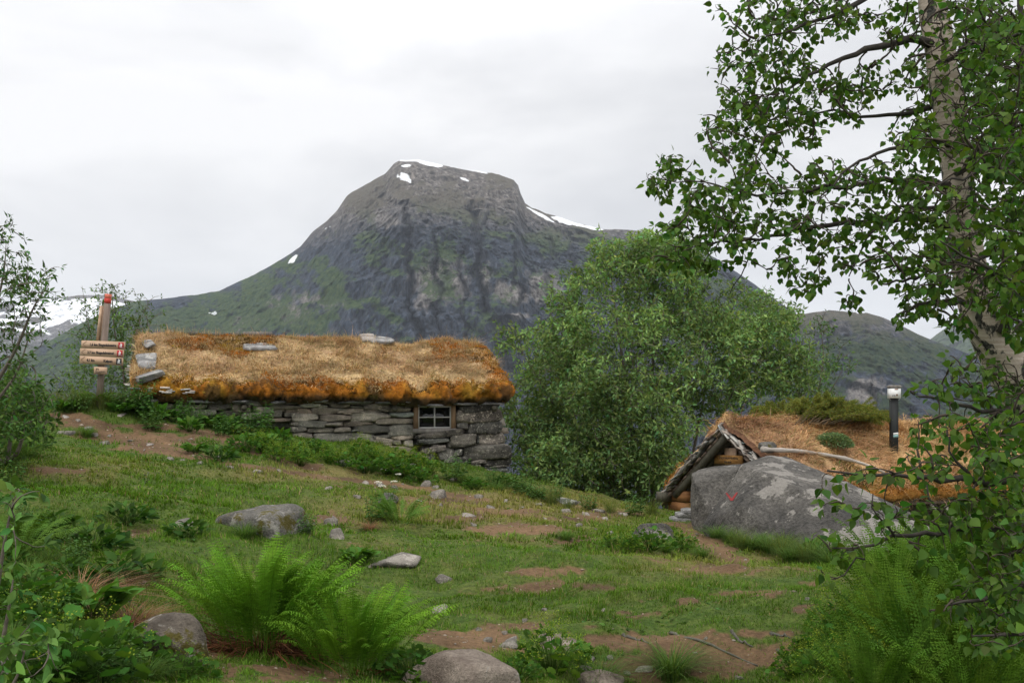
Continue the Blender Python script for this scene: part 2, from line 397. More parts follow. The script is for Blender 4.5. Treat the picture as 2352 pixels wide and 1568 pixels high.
def masks(x, y, z):
    """bare soil and dry turf of the ground"""
    D = np.maximum(y, .5); px = CX + F * x / D; py = HY - F * z / D; q = np.stack([x, y, x * 0], -1)
    n = fbm(q * 1.7, 4, 21); n2 = fbm(q * 6.0, 3, 22); n4_ = fbm(q * 15.0, 2, 23); dirt = np.zeros(x.shape)
    for cx, cy, rx, ry, a in DIRT:
        dd = ((px - cx) / rx) ** 2 + ((py - cy) / ry) ** 2; dirt = np.maximum(dirt, a * np.exp(-dd * .8))
    for p in PATHS: dirt = np.maximum(dirt, 1.05 * np.exp(-(seg_d(px, py, p)) ** 2 * .8))
    dirt = np.where(y > 2, dirt, 0.2)
    spk = .15 * np.exp(-((px - 1450) / 620) ** 2 - ((py - 1330) / 190) ** 2)
    d = smooth(.36, .60, dirt * 1.02 + spk + n * .34 + n2 * .36 + n4_ * .30)
    dry = np.exp(-((px - 1150) / 420) ** 2 - ((py - 1165) / 48) ** 2) + .2 * np.exp(-((px - 1300) / 500) ** 2 - ((py - 1330) / 120) ** 2) + .8 * np.exp(-((px - 700) / 300) ** 2 - ((py - 1085) / 22) ** 2) + .5 * np.exp(-((px - 1650) / 160) ** 2 - ((py - 1290) / 30) ** 2) + .45 * np.exp(-((px - 150) / 200) ** 2 - ((py - 1075) / 40) ** 2)
    dry = np.clip(dry * .9 - .06 + n * .35 + n2 * .15, 0, 1)
    return d, dry

# one ground sheet: fine near, coarse far
az = np.concatenate([np.linspace(-180, -50, 40)[:-1], np.linspace(-50, -31, 40)[:-1], np.linspace(-31, 31, 620), np.linspace(31, 50, 40)[1:], np.linspace(50, 180, 40)[1:-1]])
rad = np.concatenate([[0.01], np.geomspace(0.8, 3.4, 24)[:-1], np.geomspace(3.4, 24, 560), np.geomspace(24, 2600, 120)[1:]])
AZ, RD = np.meshgrid(np.radians(az), rad); gx = RD * np.sin(AZ); gy = RD * np.cos(AZ); gz = ground(gx, gy)
na, nr = len(az), len(rad)
i = np.arange(nr - 1)[:, None] * na; j = np.arange(na)[None]; j2 = (j + 1) % na
q = np.stack([i + j, i + j2, i + na + j2, i + na + j], -1).reshape(-1, 4)[:, ::-1]
gd, gdry = masks(gx.ravel(), gy.ravel(), gz.ravel())
mb = MB(); mb.quads(np.stack([gx, gy, gz], -1).reshape(-1, 3), q, np.stack([gd, gdry, smooth(25, 60, RD.ravel())], -1))
m, t, b = mat('meadow_ground', .95, .15); a = attr(t); s = N(t, 'ShaderNodeSeparateColor', {0: a.outputs[0]}); v = coords(t)
n1 = noise(t, v, 1.3, 8); n2 = noise(t, v, 28, 6, .7); n3 = noise(t, v, 7, 6)
soil = mix(t, ramp(t, n1, [(.35, 0), (.65, 1)]), (.080, .050, .028), (.165, .102, .055)); soil = mix(t, 1.0, soil, ramp(t, n2, [(.3, .6), (.7, 1.35)]), 'MULTIPLY')
gr = mix(t, ramp(t, n3, [(.35, 0), (.65, 1)]), (.04, .072, .012), (.075, .105, .02)); gr = mix(t, s.outputs[1], gr, (.17, .125, .05))
gr = mix(t, 1.0, gr, ramp(t, n2, [(.3, .6), (.7, 1.4)]), 'MULTIPLY')
c = mix(t, s.outputs[0], gr, soil); c = mix(t, s.outputs[2], c, mix(t, ramp(t, noise(t, v, .05), [(.4, 0), (.6, 1)]), (.03, .05, .018), (.05, .075, .025)))
t.links.new(c, b.inputs['Base Color']); bump(t, b, n2, .6, .03)
tag(mb.build('ground', m, sm=True), kind='structure')

# ================================================================ mountains
def interp_out(out, px): o = np.array(out, float); return np.interp(px, o[:, 0], o[:, 1])
def ell(px, py, lst):
    r = np.zeros(px.shape)
    for cx, cy, rx, ry, rot in lst:
        c, s_ = math.cos(rot), math.sin(rot); u = ((px - cx) * c + (py - cy) * s_) / rx; w = (-(px - cx) * s_ + (py - cy) * c) / ry
        r = np.maximum(r, 1.3 - np.hypot(u, w))
    return r
def rockface(name, out, x0, x1, cols, rows, Dr, Db, zb, prof, gullies, snow, pale, green, mt, amp=90, seed=0, rough=1.0, label=None):
    px = np.linspace(x0, x1, cols); yr = interp_out(out, px) + 1.6 * fbm(np.stack([px * .06, px * 0, px * 0 + seed], -1), 4, seed + 5) * rough
    v = np.linspace(0, 1, rows); pv = np.array(prof)
    dfac = np.interp(v, pv[:, 0], pv[:, 1]); zf = v
    zr = (HY - yr) / F * Dr
    D = (Db + (Dr - Db) * dfac)[:, None] + np.zeros(cols)[None]; Z = zb + (zr[None] - zb) * zf[:, None]
    PX = np.broadcast_to(px[None], D.shape); PY = HY - F * Z / D
    X = (PX - CX) / F * D
    k = Dr / 4500.0
    q = np.stack([X / (240 * k), D / (240 * k), Z / (900 * k)], -1)
    q2 = np.stack([X / (55 * k), D / (55 * k), Z / (260 * k)], -1)
    big = fbm(q, 5, seed + 1, .55, True); sml = fbm(q2, 5, seed + 2, .6); strata = fbm(np.stack([X / (600 * k), D / (600 * k), Z / (45 * k)], -1), 4, seed + 3)
    fin = fbm(np.stack([X / (22 * k), D / (22 * k), Z / (40 * k)], -1), 3, seed + 4, .6)
    fade = smooth(1.0, .93, v)[:, None] * .95 + .05
    warp = 26 * fbm(np.stack([PX / 60, PY / 45, PX * 0], -1), 5, seed + 8)
    gl = np.zeros(D.shape)
    for gx0, ya, gx1, yb, w, dep in gullies:
        tt = np.clip((PY - ya) / (yb - ya), 0, 1); cx = gx0 + (gx1 - gx0) * tt
        inside = smooth(ya - 15, ya + 15, PY) * smooth(yb + 15, yb - 15, PY)
        gl = np.maximum(gl, dep * np.exp(-((PX + warp - cx) / w) ** 2) * inside)
    cl_m = .40 + .60 * smooth(760, 900, PX + warp) * smooth(430, 520, PY + warp * .6) if amp > 90 and name == 'mountain' else 1.0
    D2 = D - amp * cl_m * (big * .9 + sml * .42 + strata * .12 + fin * .22) * fade + gl * (.55 + .6 * np.clip(sml * 2 + .5, 0, 1.4))
    zadd = amp * .22 * (sml + strata) * fade
    X2 = (PX - CX) / F * D2; Z2 = Z * (D2 / D) + zadd * (D2 / D)
    Pn = np.stack([X2, D2, Z2], -1)
    du = np.gradient(Pn, axis=1); dv = np.gradient(Pn, axis=0); nrm = unit(np.cross(du, dv)); up = np.abs(nrm[..., 2])
    sn = ell(PX + warp * .12, PY + warp * .06, snow) if snow else np.zeros(D.shape)
    sn = smooth(.30, .36, sn + .28 * fbm(np.stack([PX / 14, PY / 7, PX * 0], -1), 4, seed + 11) * (sn > 0))
    pl = ell(PX + warp * .6, PY + warp * .4, pale) if pale else np.zeros(D.shape); pl = np.clip(pl * 1.5 + .9 * fbm(np.stack([PX / 9, PY / 14, PX * 0], -1), 4, seed + 12) - .1, 0, 1) * (pl > 0)
    gn = fbm(np.stack([PX / 45, PY / 30, PX * 0], -1), 5, seed + 13, .6)
    ge = ell(PX + warp * 2, PY + warp * 2, green) if green else np.zeros(D.shape)
    g = smooth(.24, .46, (up - .42) * .5 + gn * .85 + np.clip(ge, 0, 1) * .64 + .0)
    mb = MB(); n = rows * cols
    ii = np.arange(rows - 1)[:, None] * cols; jj = np.arange(cols - 1)[None]
    qd = np.stack([ii + jj, ii + jj + 1, ii + cols + jj + 1, ii + cols + jj], -1).reshape(-1, 4)
    vv = Pn.reshape(-1, 3); cc = np.stack([sn, g, pl], -1).reshape(-1, 3)
    back = Pn[-1].copy(); back[:, 1] += 900 * k; back[:, 2] -= 900 * k      # the far side falls away
    vv = np.concatenate([vv, back]); cc = np.concatenate([cc, cc[-cols:]])
    j1 = np.arange(cols - 1); qb = np.stack([(rows - 1) * cols + j1, (rows - 1) * cols + j1 + 1, rows * cols + j1 + 1, rows * cols + j1], -1)
    mb.quads(vv, np.concatenate([qd, qb]), cc)
    return tag(mb.build(name, mt, sm=True), label, kind='structure')

def mountmat(name, top=(.125, .112, .10), low=(.027, .036, .052), zs=(520, 720), g1=(.016, .042, .013), g2=(.058, .092, .022)):
    m, t, b = mat(name, .95, .1); a = attr(t); s = N(t, 'ShaderNodeSeparateColor', {0: a.outputs[0]})
    v = coords(t, (.008, .008, .002)); n = noise(t, v, 6, 12, .72); v2 = coords(t, (.01, .01, .01)); n2 = noise(t, v2, 6, 12, .75); n3 = noise(t, coords(t, (.03, .03, .012)), 3, 10, .75)
    geo = N(t, 'ShaderNodeNewGeometry'); sp = N(t, 'ShaderNodeSeparateXYZ', {0: geo.outputs[0]})
    zz = N(t, 'ShaderNodeMapRange', {0: sp.outputs[2], 1: zs[0], 2: zs[1]}).outputs[0]
    zn = N(t, 'ShaderNodeMath', {0: zz, 1: ramp(t, n2, [(.35, -.0), (.65, .7)])}, operation='ADD'); zn2 = N(t, 'ShaderNodeMath', {0: zn.outputs[0], 1: .35}, operation='SUBTRACT'); zn2.use_clamp = True; zz = zn2.outputs[0]
    rk = mix(t, zz, low, top)
    rk = mix(t, 1.0, rk, ramp(t, n, [(.36, .45), (.64, 1.6)]), 'MULTIPLY'); rk = mix(t, 1.0, rk, ramp(t, n3, [(.40, .5), (.60, 1.5)]), 'MULTIPLY')
    n5 = noise(t, coords(t, (.016, .016, .0014)), 2.5, 8, .7); rk = mix(t, 1.0, rk, ramp(t, n5, [(.40, .6), (.60, 1.35)]), 'MULTIPLY')
    rk = mix(t, s.outputs[2], rk, mix(t, 1.0, (.19, .175, .162), ramp(t, n3, [(.38, .35), (.58, 1.3)]), 'MULTIPLY'))
    gn = mix(t, ramp(t, n2, [(.4, 0), (.6, 1)]), g1, g2); gn = mix(t, zz, gn, (.10, .088, .068)); gn = mix(t, 1.0, gn, ramp(t, n3, [(.3, .6), (.7, 1.35)]), 'MULTIPLY')
    gf = N(t, 'ShaderNodeMath', {0: s.outputs[1], 1: ramp(t, n2, [(.3, .55), (.55, 1)])}, operation='MULTIPLY').outputs[0]
    c = mix(t, gf, rk, gn); c = mix(t, s.outputs[0], c, (.85, .87, .9))
    t.links.new(c, b.inputs['Base Color']); bump(t, b, n3, .8, 12); return m

OUT = [(-700,900),(-200,850),(60,812),(80,800),(150,762),(200,735),(260,708),(320,690),(400,683),(470,674),(505,667),(545,648),(585,630),(620,611),(655,590),(690,566),(718,532),(750,508),(775,482),(795,452),(810,440),(850,419),(885,399),(905,376),(920,368),(960,367),(1000,375),(1060,389),(1130,397),(1150,403),(1180,413),(1190,425),(1196,445),(1206,467),(1222,477),(1255,490),(1290,499),(1330,514),(1385,526),(1440,528),(1480,533),(1520,541),(1570,556),(1610,572),(1650,597),(1700,630),(1750,666),(1790,693),(1820,716),(1880,760),(2000,850),(2300,1000)]
M['mount'] = mountmat('mountain_rock'); M['hill'] = mountmat('hill_rock', zs=(120, 260), top=(.11, .10, .09), g1=(.014, .034, .013), g2=(.040, .060, .020))
rockface('mountain', OUT, -500, 2250, 1350, 620, 4500, 3000, -480,
   [(0, 0), (.25, .12), (.42, .20), (.55, .30), (.68, .42), (.78, .60), (.9, .82), (1, 1)],
   [(935, 470, 958, 780, 7, 150), (1085, 480, 1120, 720, 9, 190), (1110, 500, 1095, 640, 6, 120), (1150, 735, 1165, 860, 16, 200), (1000, 540, 1005, 780, 5, 80), (1190, 560, 1185, 700, 5, 90), (1260, 545, 1255, 700, 6, 80), (880, 455, 930, 480, 25, 110), (1320, 560, 1310, 760, 6, 90), (1060, 560, 1066, 760, 4, 70), (1210, 440, 1190, 470, 6, 60), (380, 735, 420, 742, 22, 110)],
   [(985, 374, 38, 6, .25), (945, 368, 30, 3, 0), (1060, 386, 60, 2.5, .2), (932, 380, 12, 2.6, 0), (932, 410, 15, 8, .2), (915, 408, 4, 3, 0), (1067, 411, 10, 2.6, .1), (1243, 494, 42, 3, .48), (1305, 508, 36, 9, .25), (1285, 503, 22, 4, .25), (1350, 522, 45, 3, .15), (672, 600, 15, 4.5, -.7), (488, 719, 9, 2, 0), (752, 524, 6, 2, 0), (1500, 541, 5, 1.5, 0)],
   [(885, 505, 42, 14, .2), (655, 715, 55, 26, .3), (640, 705, 25, 18, 0), (1170, 672, 42, 20, 0), (1045, 650, 30, 14, 0), (1190, 720, 22, 12, 0), (740, 690, 60, 16, .2), (980, 690, 22, 30, 0), (1120, 640, 14, 30, 0), (560, 745, 60, 14, -.3), (1010, 640, 60, 50, 0), (1250, 660, 40, 30, 0)],
   [(430, 745, 330, 60, -.15), (250, 850, 300, 150, 0), (650, 640, 120, 40, -.6), (720, 740, 120, 40, .3), (770, 660, 110, 40, .55), (1300, 560, 200, 22, .1), (830, 460, 60, 60, -.8), (1000, 600, 40, 60, .3), (850, 700, 90, 18, .5), (600, 745, 70, 25, .2), (420, 720, 130, 25, 0), (1000, 470, 110, 30, .3), (860, 570, 60, 30, .5), (1400, 560, 110, 25, .1), (640, 620, 70, 22, -.5), (190, 850, 190, 110, -.4), (380, 760, 140, 30, 0), (1130, 480, 60, 14, .3), (1080, 600, 50, 22, .6), (1600, 640, 160, 50, .6)],
   M['mount'], 95, 3)
rockface('hill', [(1500,900),(1700,780),(1800,728),(1850,720),(1880,715),(1905,712),(1950,716),(1990,718),(2030,730),(2070,748),(2110,768),(2140,780),(2250,822),(2500,900),(2900,960)], 1500, 2800, 480, 260, 3300, 2300, -420,
   [(0, 0), (.3, .12), (.5, .2), (.62, .34), (.8, .66), (1, 1)], [(2010, 850, 2015, 960, 8, 60)],
   [(1975, 718, 12, 1.4, 0)], [(1990, 900, 45, 30, 0), (1900, 900, 20, 15, 0)], [(2000, 800, 260, 55, .3), (1900, 880, 90, 30, 0), (2100, 1000, 300, 70, 0)], M['hill'], 55, 21, .5)
rockface('far_mountain', [(2060,860),(2130,785),(2150,768),(2180,748),(2220,722),(2260,690),(2300,664),(2352,640),(2450,600),(2600,560),(2900,560)], 2060, 2900, 300, 200, 7500, 5600, -300,
   [(0, 0), (1, 1)], [], [(2345, 655, 15, 3, -.5)], None, [(2200, 800, 100, 60, 0)], mountmat('far_rock', zs=(300, 800), top=(.07, .07, .075), low=(.06, .062, .07)), 110, 31, .7)
rockface('snowy_mountain', [(-900,740),(-200,705),(-60,700),(0,699),(30,692),(80,690),(130,683),(180,678),(240,677),(275,684),(320,694),(400,720),(600,800)], -800, 600, 520, 240, 8000, 6000, -200,
   [(0, 0), (.5, .3), (1, 1)], [], [(150, 712, 130, 24, .02), (60, 728, 90, 8, -.2), (230, 695, 70, 8, .1), (215, 725, 60, 14, -.25), (120, 742, 60, 8, -.25), (20, 755, 60, 4, .1), (90, 757, 30, 5, .4), (-100, 720, 110, 12, 0), (10, 720, 40, 5, .1), (180, 750, 30, 4, -.5)], None, [(100, 830, 200, 40, 0)], mountmat('snow_mountain_rock', zs=(100, 500), top=(.15, .145, .145), low=(.1, .1, .1)), 90, 41, .6)
# valley side under the mountains
rockface('valley_side', [(-900,930),(-300,900),(0,872),(60,865),(110,900),(160,935),(300,1000),(600,1100),(1200,1160),(2600,1250)], -900, 2600, 420, 90, 1800, 1250, -520,
   [(0, 0), (1, 1)], [], None, None, [(0, 900, 3000, 400, 0)], M['hill'], 40, 51, 1.0)

# ================================================================ air
def haze():
    me = bpy.data.meshes.new('haze'); o = bpy.data.objects.new('haze', me); COL.objects.link(o)
    bm = bmesh.new(); bmesh.ops.create_cube(bm, size=1); bm.to_mesh(me); bm.free()
    z0, z1 = -560, 1080; o.scale = (26000, 26000, z1 - z0); o.location = (0, 0, (z0 + z1) / 2)
    m = bpy.data.materials.new('air'); m.use_nodes = True; t = m.node_tree; t.nodes.clear()
    v = N(t, 'ShaderNodeVolumePrincipled', {'Color': (.80, .88, 1.0, 1), 'Density': 3.2e-5, 'Anisotropy': 0.2}); out = N(t, 'ShaderNodeOutputMaterial'); t.links.new(v.outputs[0], out.inputs[1])
    me.materials.append(m); tag(o, kind='stuff')
haze()
# ================================================================ rocks
_ico = {}
def ico(sub):
    if sub not in _ico:
        bm = bmesh.new(); bmesh.ops.create_icosphere(bm, subdivisions=sub, radius=1); bm.verts.ensure_lookup_table()
        v = np.array([x.co[:] for x in bm.verts]); f = np.array([[q.index for q in x.verts] for x in bm.faces]); bm.free(); _ico[sub] = (unit(v), f)
    return _ico[sub]
def hull_planes(pts):
    bm = bmesh.new(); [bm.verts.new(p) for p in pts]; r = bmesh.ops.convex_hull(bm, input=bm.verts)
    bm.normal_update(); pl = [(np.array(f.normal), np.array(f.calc_center_median())) for f in bm.faces]; bm.free(); return pl
def blob(planes, c, sub=4, k=16, amp=.03, nsc=3.0, seed=0, strat=0.0):
    """rounded polytope given by its planes"""
    d, f = ico(sub); inv = np.zeros(len(d))
    for n, p in planes:
        off = np.dot(n, p - c); 
        if off < 0: n = -n; off = -off
        inv += np.maximum(d @ n / max(off, 1e-4), 0) ** k
    r = inv ** (-1 / k); v = d * r[:, None]; s = np.abs(v).max()
    v = v + d * (amp * s * fbm(v / s * nsc + seed * 7.7, 5, seed, .55))[:, None]
    if strat: v[:, :2] *= 1 + strat * fbm(np.stack([v[:, 0] / s * .8, v[:, 1] / s * .8, v[:, 2] / s * 9], -1) + seed, 3, seed + 3)[:, None]
    return v + c, f
def box_planes(c, X, Y, Z, hx, hy, hz, r, jit=.15, ch=5):
    pl = []
    for ax, h in ((X, hx), (Y, hy), (Z, hz)):
        for s in (-1, 1):
            n = unit(ax * s + r.normal(size=3) * jit * (.5 if ax is Z else 1)); pl.append((n, c + ax * s * h))
    for _ in range(ch):
        s = r.choice([-1, 1], 3); n = unit(X * s[0] / hx + Y * s[1] / hy + Z * s[2] / hz)
        pl.append((n, c + (X * s[0] * hx + Y * s[1] * hy + Z * s[2] * hz) * r.uniform(.68, .9)))
    return pl
XA, YA, ZA = np.eye(3)
def rock_mesh(w, d, h, seed, sub=4, k=10, amp=.05, flatness=.6, strat=0.03):
    r = rng(seed); a = r.uniform(-.5, .5); X = np.array([math.cos(a), math.sin(a), 0]); Y = np.array([-math.sin(a), math.cos(a), 0])
    pl = box_planes(np.zeros(3), XA, YA, ZA, w / 2, d / 2, h / 2, r, .42, 12)
    return blob(pl, np.zeros(3), sub, k, amp, 2.5, seed, strat)
def place_rock(x0, y0, x1, y1, label, group=None, mt='greyrock', flat=.35, seed=None, sub=4, name='rock', amp=.05, yb=None, k=10):
    """rock whose outline spans the photo box, resting half sunk in the ground"""
    seed = seed if seed is not None else int(x0 * 7 + y0 * 13) % 9973
    g = G((x0 + x1) / 2, yb or y1); D = g[1]; w = (x1 - x0) / F * D; vert = (y1 - y0) / F * D; tn = max(.06, -g[2] / D)
    if flat <= .42: d_ = .72 * vert / tn; h = max(.30 * vert, .02); hh = h * 2.2
    else: d_ = w * .8; h = max(vert - d_ * tn * .8, vert * .6, .02); hh = h * 1.9
    v, f = rock_mesh(w * 1.04, d_, hh, seed, sub, 22 if flat <= .42 else k, amp * (.7 if flat <= .42 else 1))
    c = np.array([g[0] * (D + d_ * .5) / D, D + d_ * .5, g[2] + h - hh / 2]); v[:, 2] += tn * 0
    mb = MB(); mb.add(v + c, f); o = mb.build(name, M[mt], sm=True, origin=c)
    return tag(o, label, 'rock' if name == 'rock' else name.split('_')[-1], group)

# big boulder by the wooden hut: two blocks of one split rock
def big_boulder():
    D0 = 12.6
    base = thing('boulder', tuple(G(1850, 1262)), 'huge grey split boulder with pale lichen and a red painted mark', 'boulder')
    def pp(l): return [P(a, b, c) for a, b, c in l]
    A = pp([(1700,1066,12.9),(1765,1047,13.2),(1803,1046,13.5),(1850,1064,13.3),(1905,1093,13.1),(1962,1117,12.9),(2050,1156,12.4),(2105,1180,12.0),(2140,1212,11.7),(2125,1270,11.3),
            (1615,1205,12.6),(1640,1290,12.1),(1745,1082,12.35),(1900,1300,10.9),(1790,1300,11.3),(2000,1310,10.7),(1860,1110,12.1),(1800,1100,12.1),
            (1720,1075,14.8),(1850,1080,15),(2110,1230,13.6),(1620,1290,14.4),(2120,1300,13),(1980,1210,11.2),(1700,1160,12.05),(2000,1150,12.3)])
    pl = hull_planes(A); c = np.mean(A, 0); v, f = blob(pl, c, 7, 170, .020, 3.2, 4)
    v = v + unit(v - c) * (.02 * fbm(v * 5, 4, 9))[:, None]
    mb = MB(); mb.add(v, f); main = mb.build('main_block', M['boulder'], base, True)
    B = pp([(1588,1088,13.3),(1603,1078,13.6),(1650,1068,13.7),(1703,1064,13.8),(1596,1110,13.1),(1590,1195,13.2),(1600,1240,13.1),(1660,1210,12.75),(1698,1075,13.15),(1640,1190,12.8),(1585,1200,14.3),(1600,1090,14.8),(1700,1080,15),(1720,1250,14.5)])
    pl = hull_planes(B); c2 = np.mean(B, 0); v2, f2 = blob(pl, c2, 6, 140, .02, 3.5, 8)
    mb = MB(); mb.add(v2, f2); mb.build('split_block', M['boulder'], base, True)
    # the mark is brushed on: two strokes laid on the face
    mk = MB(); 
    for (xa, ya, xb, yb, w) in ((1668,1131,1681,1148,3.2),(1693,1130,1680,1149,3.2)):
        rows = []
        for t_ in np.linspace(0, 1, 9):
            x = xa + (xb - xa) * t_; y = ya + (yb - ya) * t_
            for s in (-1, 1):
                xx = x + s * w * (0.6 + .5 * t_); pr = np.stack([F * v[:, 0] / v[:, 1] + CX, HY - F * v[:, 2] / v[:, 1]], -1)
                near = np.hypot(pr[:, 0] - xx, pr[:, 1] - y) < 9; dd = v[near, 1]; wgt = 1 / (1e-3 + np.hypot(pr[near, 0] - xx, pr[near, 1] - y)) ** 2 * (dd < dd.min() + .25)
                rows.append(P(xx, y, (dd * wgt).sum() / wgt.sum() - .02).ravel())
        mk.quads(np.array(rows), [[2 * k, 2 * k + 1, 2 * k + 3, 2 * k + 2] for k in range(8)])
    mk.build('painted_mark', M['paintmark'], main, False)
    return base
big_boulder()

RK = [ # x0,y0,x1,y1, material, flatness, label
 (502,1156,708,1228,'mossrock',.8,'grey mossy boulder behind the large fern, with white lichen',5,'boulder'),
 (312,1396,476,1530,'darkrock',.8,'dark mossy boulder left of the large fern',5,'boulder'),
 (968,1490,1240,1605,'brownrock',.45,'large smooth brown boulder cut by the bottom of the photo',6,'boulder'),
 (1240,1450,1340,1494,'brownrock',.35,'smooth tan rock right behind the brown boulder at the bottom',5,'rock'),
 (1330,1540,1420,1590,'brownrock',.45,'low tan rock at the bottom edge beside the bare soil',4,'rock'),
 (838,1264,962,1303,'greyrock',.4,'flat pinkish grey slab sunk in the lawn',5,'rock'),
 (700,1050,800,1093,'greyrock',.4,'pointed pale rock lying on the slope below the stone hut',5,'rock'),
 (1458,1196,1545,1236,'boulder',.6,'rounded grey rock beside the path near the huge boulder',5,'rock'),
 (1255,1143,1318,1163,'slab',.4,'flat dark slab at the edge of the slope in front of the willow',4,'rock'),
 (872,1130,912,1160,'mossrock',.6,'grey rock half hidden by the weeds in the middle of the slope',4,'rock'),
 (993,1388,1028,1408,'whitestone',.45,'small pale broken stone in the lawn in front of the brown boulder',4,'rock'),
 (1008,1320,1036,1338,'greyrock',.5,'small reddish stone in the lawn below the flat slab',3,'rock'),
 (400,1190,452,1213,'greyrock',.45,'pale flat rock left of the mossy boulder',4,'rock'),
 (0,1500,62,1560,'greyrock',.5,'grey rock at the lower left corner',4,'rock'),
 (760,1208,792,1238,'greyrock',.5,'leaning stone in the bare soil right of the mossy boulder',4,'rock'),
 (745,1189,775,1206,'greyrock',.5,'small stone topmost in the bare soil right of the mossy boulder',3,'rock'),
 (1118,1151,1137,1166,'greyrock',.5,'small upright stone on the bare crest below the hut window',3,'rock'),
 (1060,1179,1092,1188,'whitestone',.5,'thin flat pale stone on the bare soil of the crest',3,'rock'),
 (980,1125,1022,1146,'greyrock',.5,'tan stone beside the weeds on the crest',3,'rock'),
 (965,1102,992,1118,'greyrock',.5,'small stone on the grass right below the weeds of the hut wall',3,'rock'),
 (1140,1468,1190,1488,'greyrock',.4,'low stone just behind the brown boulder',3,'rock'),
 (160,1465,215,1490,'greyrock',.4,'flat stone in the dark soil at the lower left',4,'rock'),
 (455,1017,512,1036,'greyrock',.4,'flat pale rock in the weeds beside the upper path',4,'rock'),
 (405,1040,440,1055,'greyrock',.4,'rounded stone at the edge of the lower path',3,'rock'),
 (135,985,200,1003,'greyrock',.35,'long flat stone where the path crosses the hill',4,'rock'),
]
for x0, y0, x1, y1, mt, fl, lab, sub, nm in RK: place_rock(x0, y0, x1, y1, lab, None, mt, fl, sub=sub, name=nm, k=6 if nm == 'boulder' else 8, amp=.06)
ORD = ['first', 'second', 'third', 'fourth', 'fifth', 'sixth', 'seventh', 'eighth', 'ninth', 'tenth', 'eleventh', 'twelfth', 'thirteenth', 'fourteenth', 'fifteenth', 'sixteenth', 'seventeenth', 'eighteenth', 'nineteenth', 'twentieth', 'twenty-first', 'twenty-second', 'twenty-third', 'twenty-fourth', 'twenty-fifth', 'twenty-sixth', 'twenty-seventh', 'twenty-eighth', 'twenty-ninth', 'thirtieth', 'thirty-first', 'thirty-second', 'thirty-third', 'thirty-fourth', 'thirty-fifth', 'thirty-sixth']
SM = {'small stones scattered beside the path over the hill': ('small pale stone lying along the dirt path', [(200,985,24,10),(150,958,16,6),(215,1000,18,8),(240,1018,20,8),(275,955,14,6),(300,1012,12,5),(345,1022,16,6),(390,1052,18,7),(420,1056,12,5),(330,1035,14,5),(178,966,12,6),(250,1002,10,5),(460,1063,16,6),(530,1073,18,7),(590,1083,22,8),(640,1080,14,6),(500,1048,12,6)]),
 'stones strewn over the bare crest': ('small stone half sunk in the bare crest of the slope', [(870,1113,18,9),(905,1118,14,8),(840,1107,14,8),(1000,1118,14,7),(1040,1102,18,7),(1100,1140,20,9),(1165,1150,14,7),(1200,1165,12,5),(1240,1158,14,6),(1300,1172,24,9),(1345,1180,16,7),(1390,1190,14,6),(1010,1160,12,6),(960,1150,18,7),(1090,1205,12,6),(820,1140,16,8),(1330,1205,16,8),(1400,1222,20,9),(1420,1206,12,5),(1250,1190,10,5),(770,1188,14,6),(755,1120,16,7),(1375,1172,26,6),(1430,1180,22,7),(1370,1212,10,8)]),
 'stones on the bare soil in the foreground': ('small stone on the trodden brown soil of the foreground', [(1352,1515,24,14),(1345,1535,26,16),(1318,1545,12,12),(1100,1445,14,8),(1120,1470,20,12),(1080,1500,18,16),(1055,1505,22,18),(1160,1455,10,6),(1480,1542,34,16),(1440,1548,14,8),(1700,1555,22,10),(1850,1440,18,10),(1620,1470,10,6),(1250,1400,10,6),(1400,1510,16,8),(1855,1375,12,8),(1205,1428,12,6),(1385,1400,9,6),(290,1380,14,8),(330,1340,18,9),(265,1510,26,14),(235,1500,18,10),(100,1430,12,8)])}
for grp, (lab, L) in SM.items():
    for i_, (x, y, w, h) in enumerate(sorted(L)): place_rock(x - w / 2, y - h / 2, x + w / 2, y + h / 2, '%s, %s from the left' % (lab, ORD[i_]), grp, 'greyrock' if i_ % 3 else 'whitestone', .45, sub=3, amp=.07)
# gravel on the path: nobody could count it
r_ = rng(5); mb = MB(); tv, tf = ico(1)
def scatter_mask(n, r, y0=3.4, y1=24, want=lambda d, g: d):
    """ground points, dense near the camera, kept with probability want(dirt, dry)"""
    y = y0 * (y1 / y0) ** r.random(n); x = (r.random(n) * 2 - 1) * (y * .52 + .6); z = ground(x, y); dd, dr = masks(x, y, z)
    k = r.random(n) < want(dd, dr); return np.stack([x, y, z], -1)[k], dd[k], dr[k]
pp_, dd_, dr_ = scatter_mask(26000, r_, want=lambda d, g: d * .35 + .004)
n = len(pp_); a = r_.random(n) * 6.28; X = np.stack([np.cos(a), np.sin(a), 0 * a], -1); Y = np.stack([-np.sin(a), np.cos(a), 0 * a], -1) * r_.uniform(.5, .9, (n, 1)); Z = np.tile([0, 0, 1.0], (n, 1)) * r_.uniform(.3, .6, (n, 1))
s_ = (.004 + .004 * r_.exponential(1, n)) * np.clip(pp_[:, 1] / 7, .6, 2)
tile(mb, tv, tf, pp_, X, Y, Z, np.minimum(s_, .05), vary((.24, .20, .16), n, r_, .3, .05))
tag(mb.build('gravel', colmat('gravel_stone', .9, 60, .4)), kind='stuff')

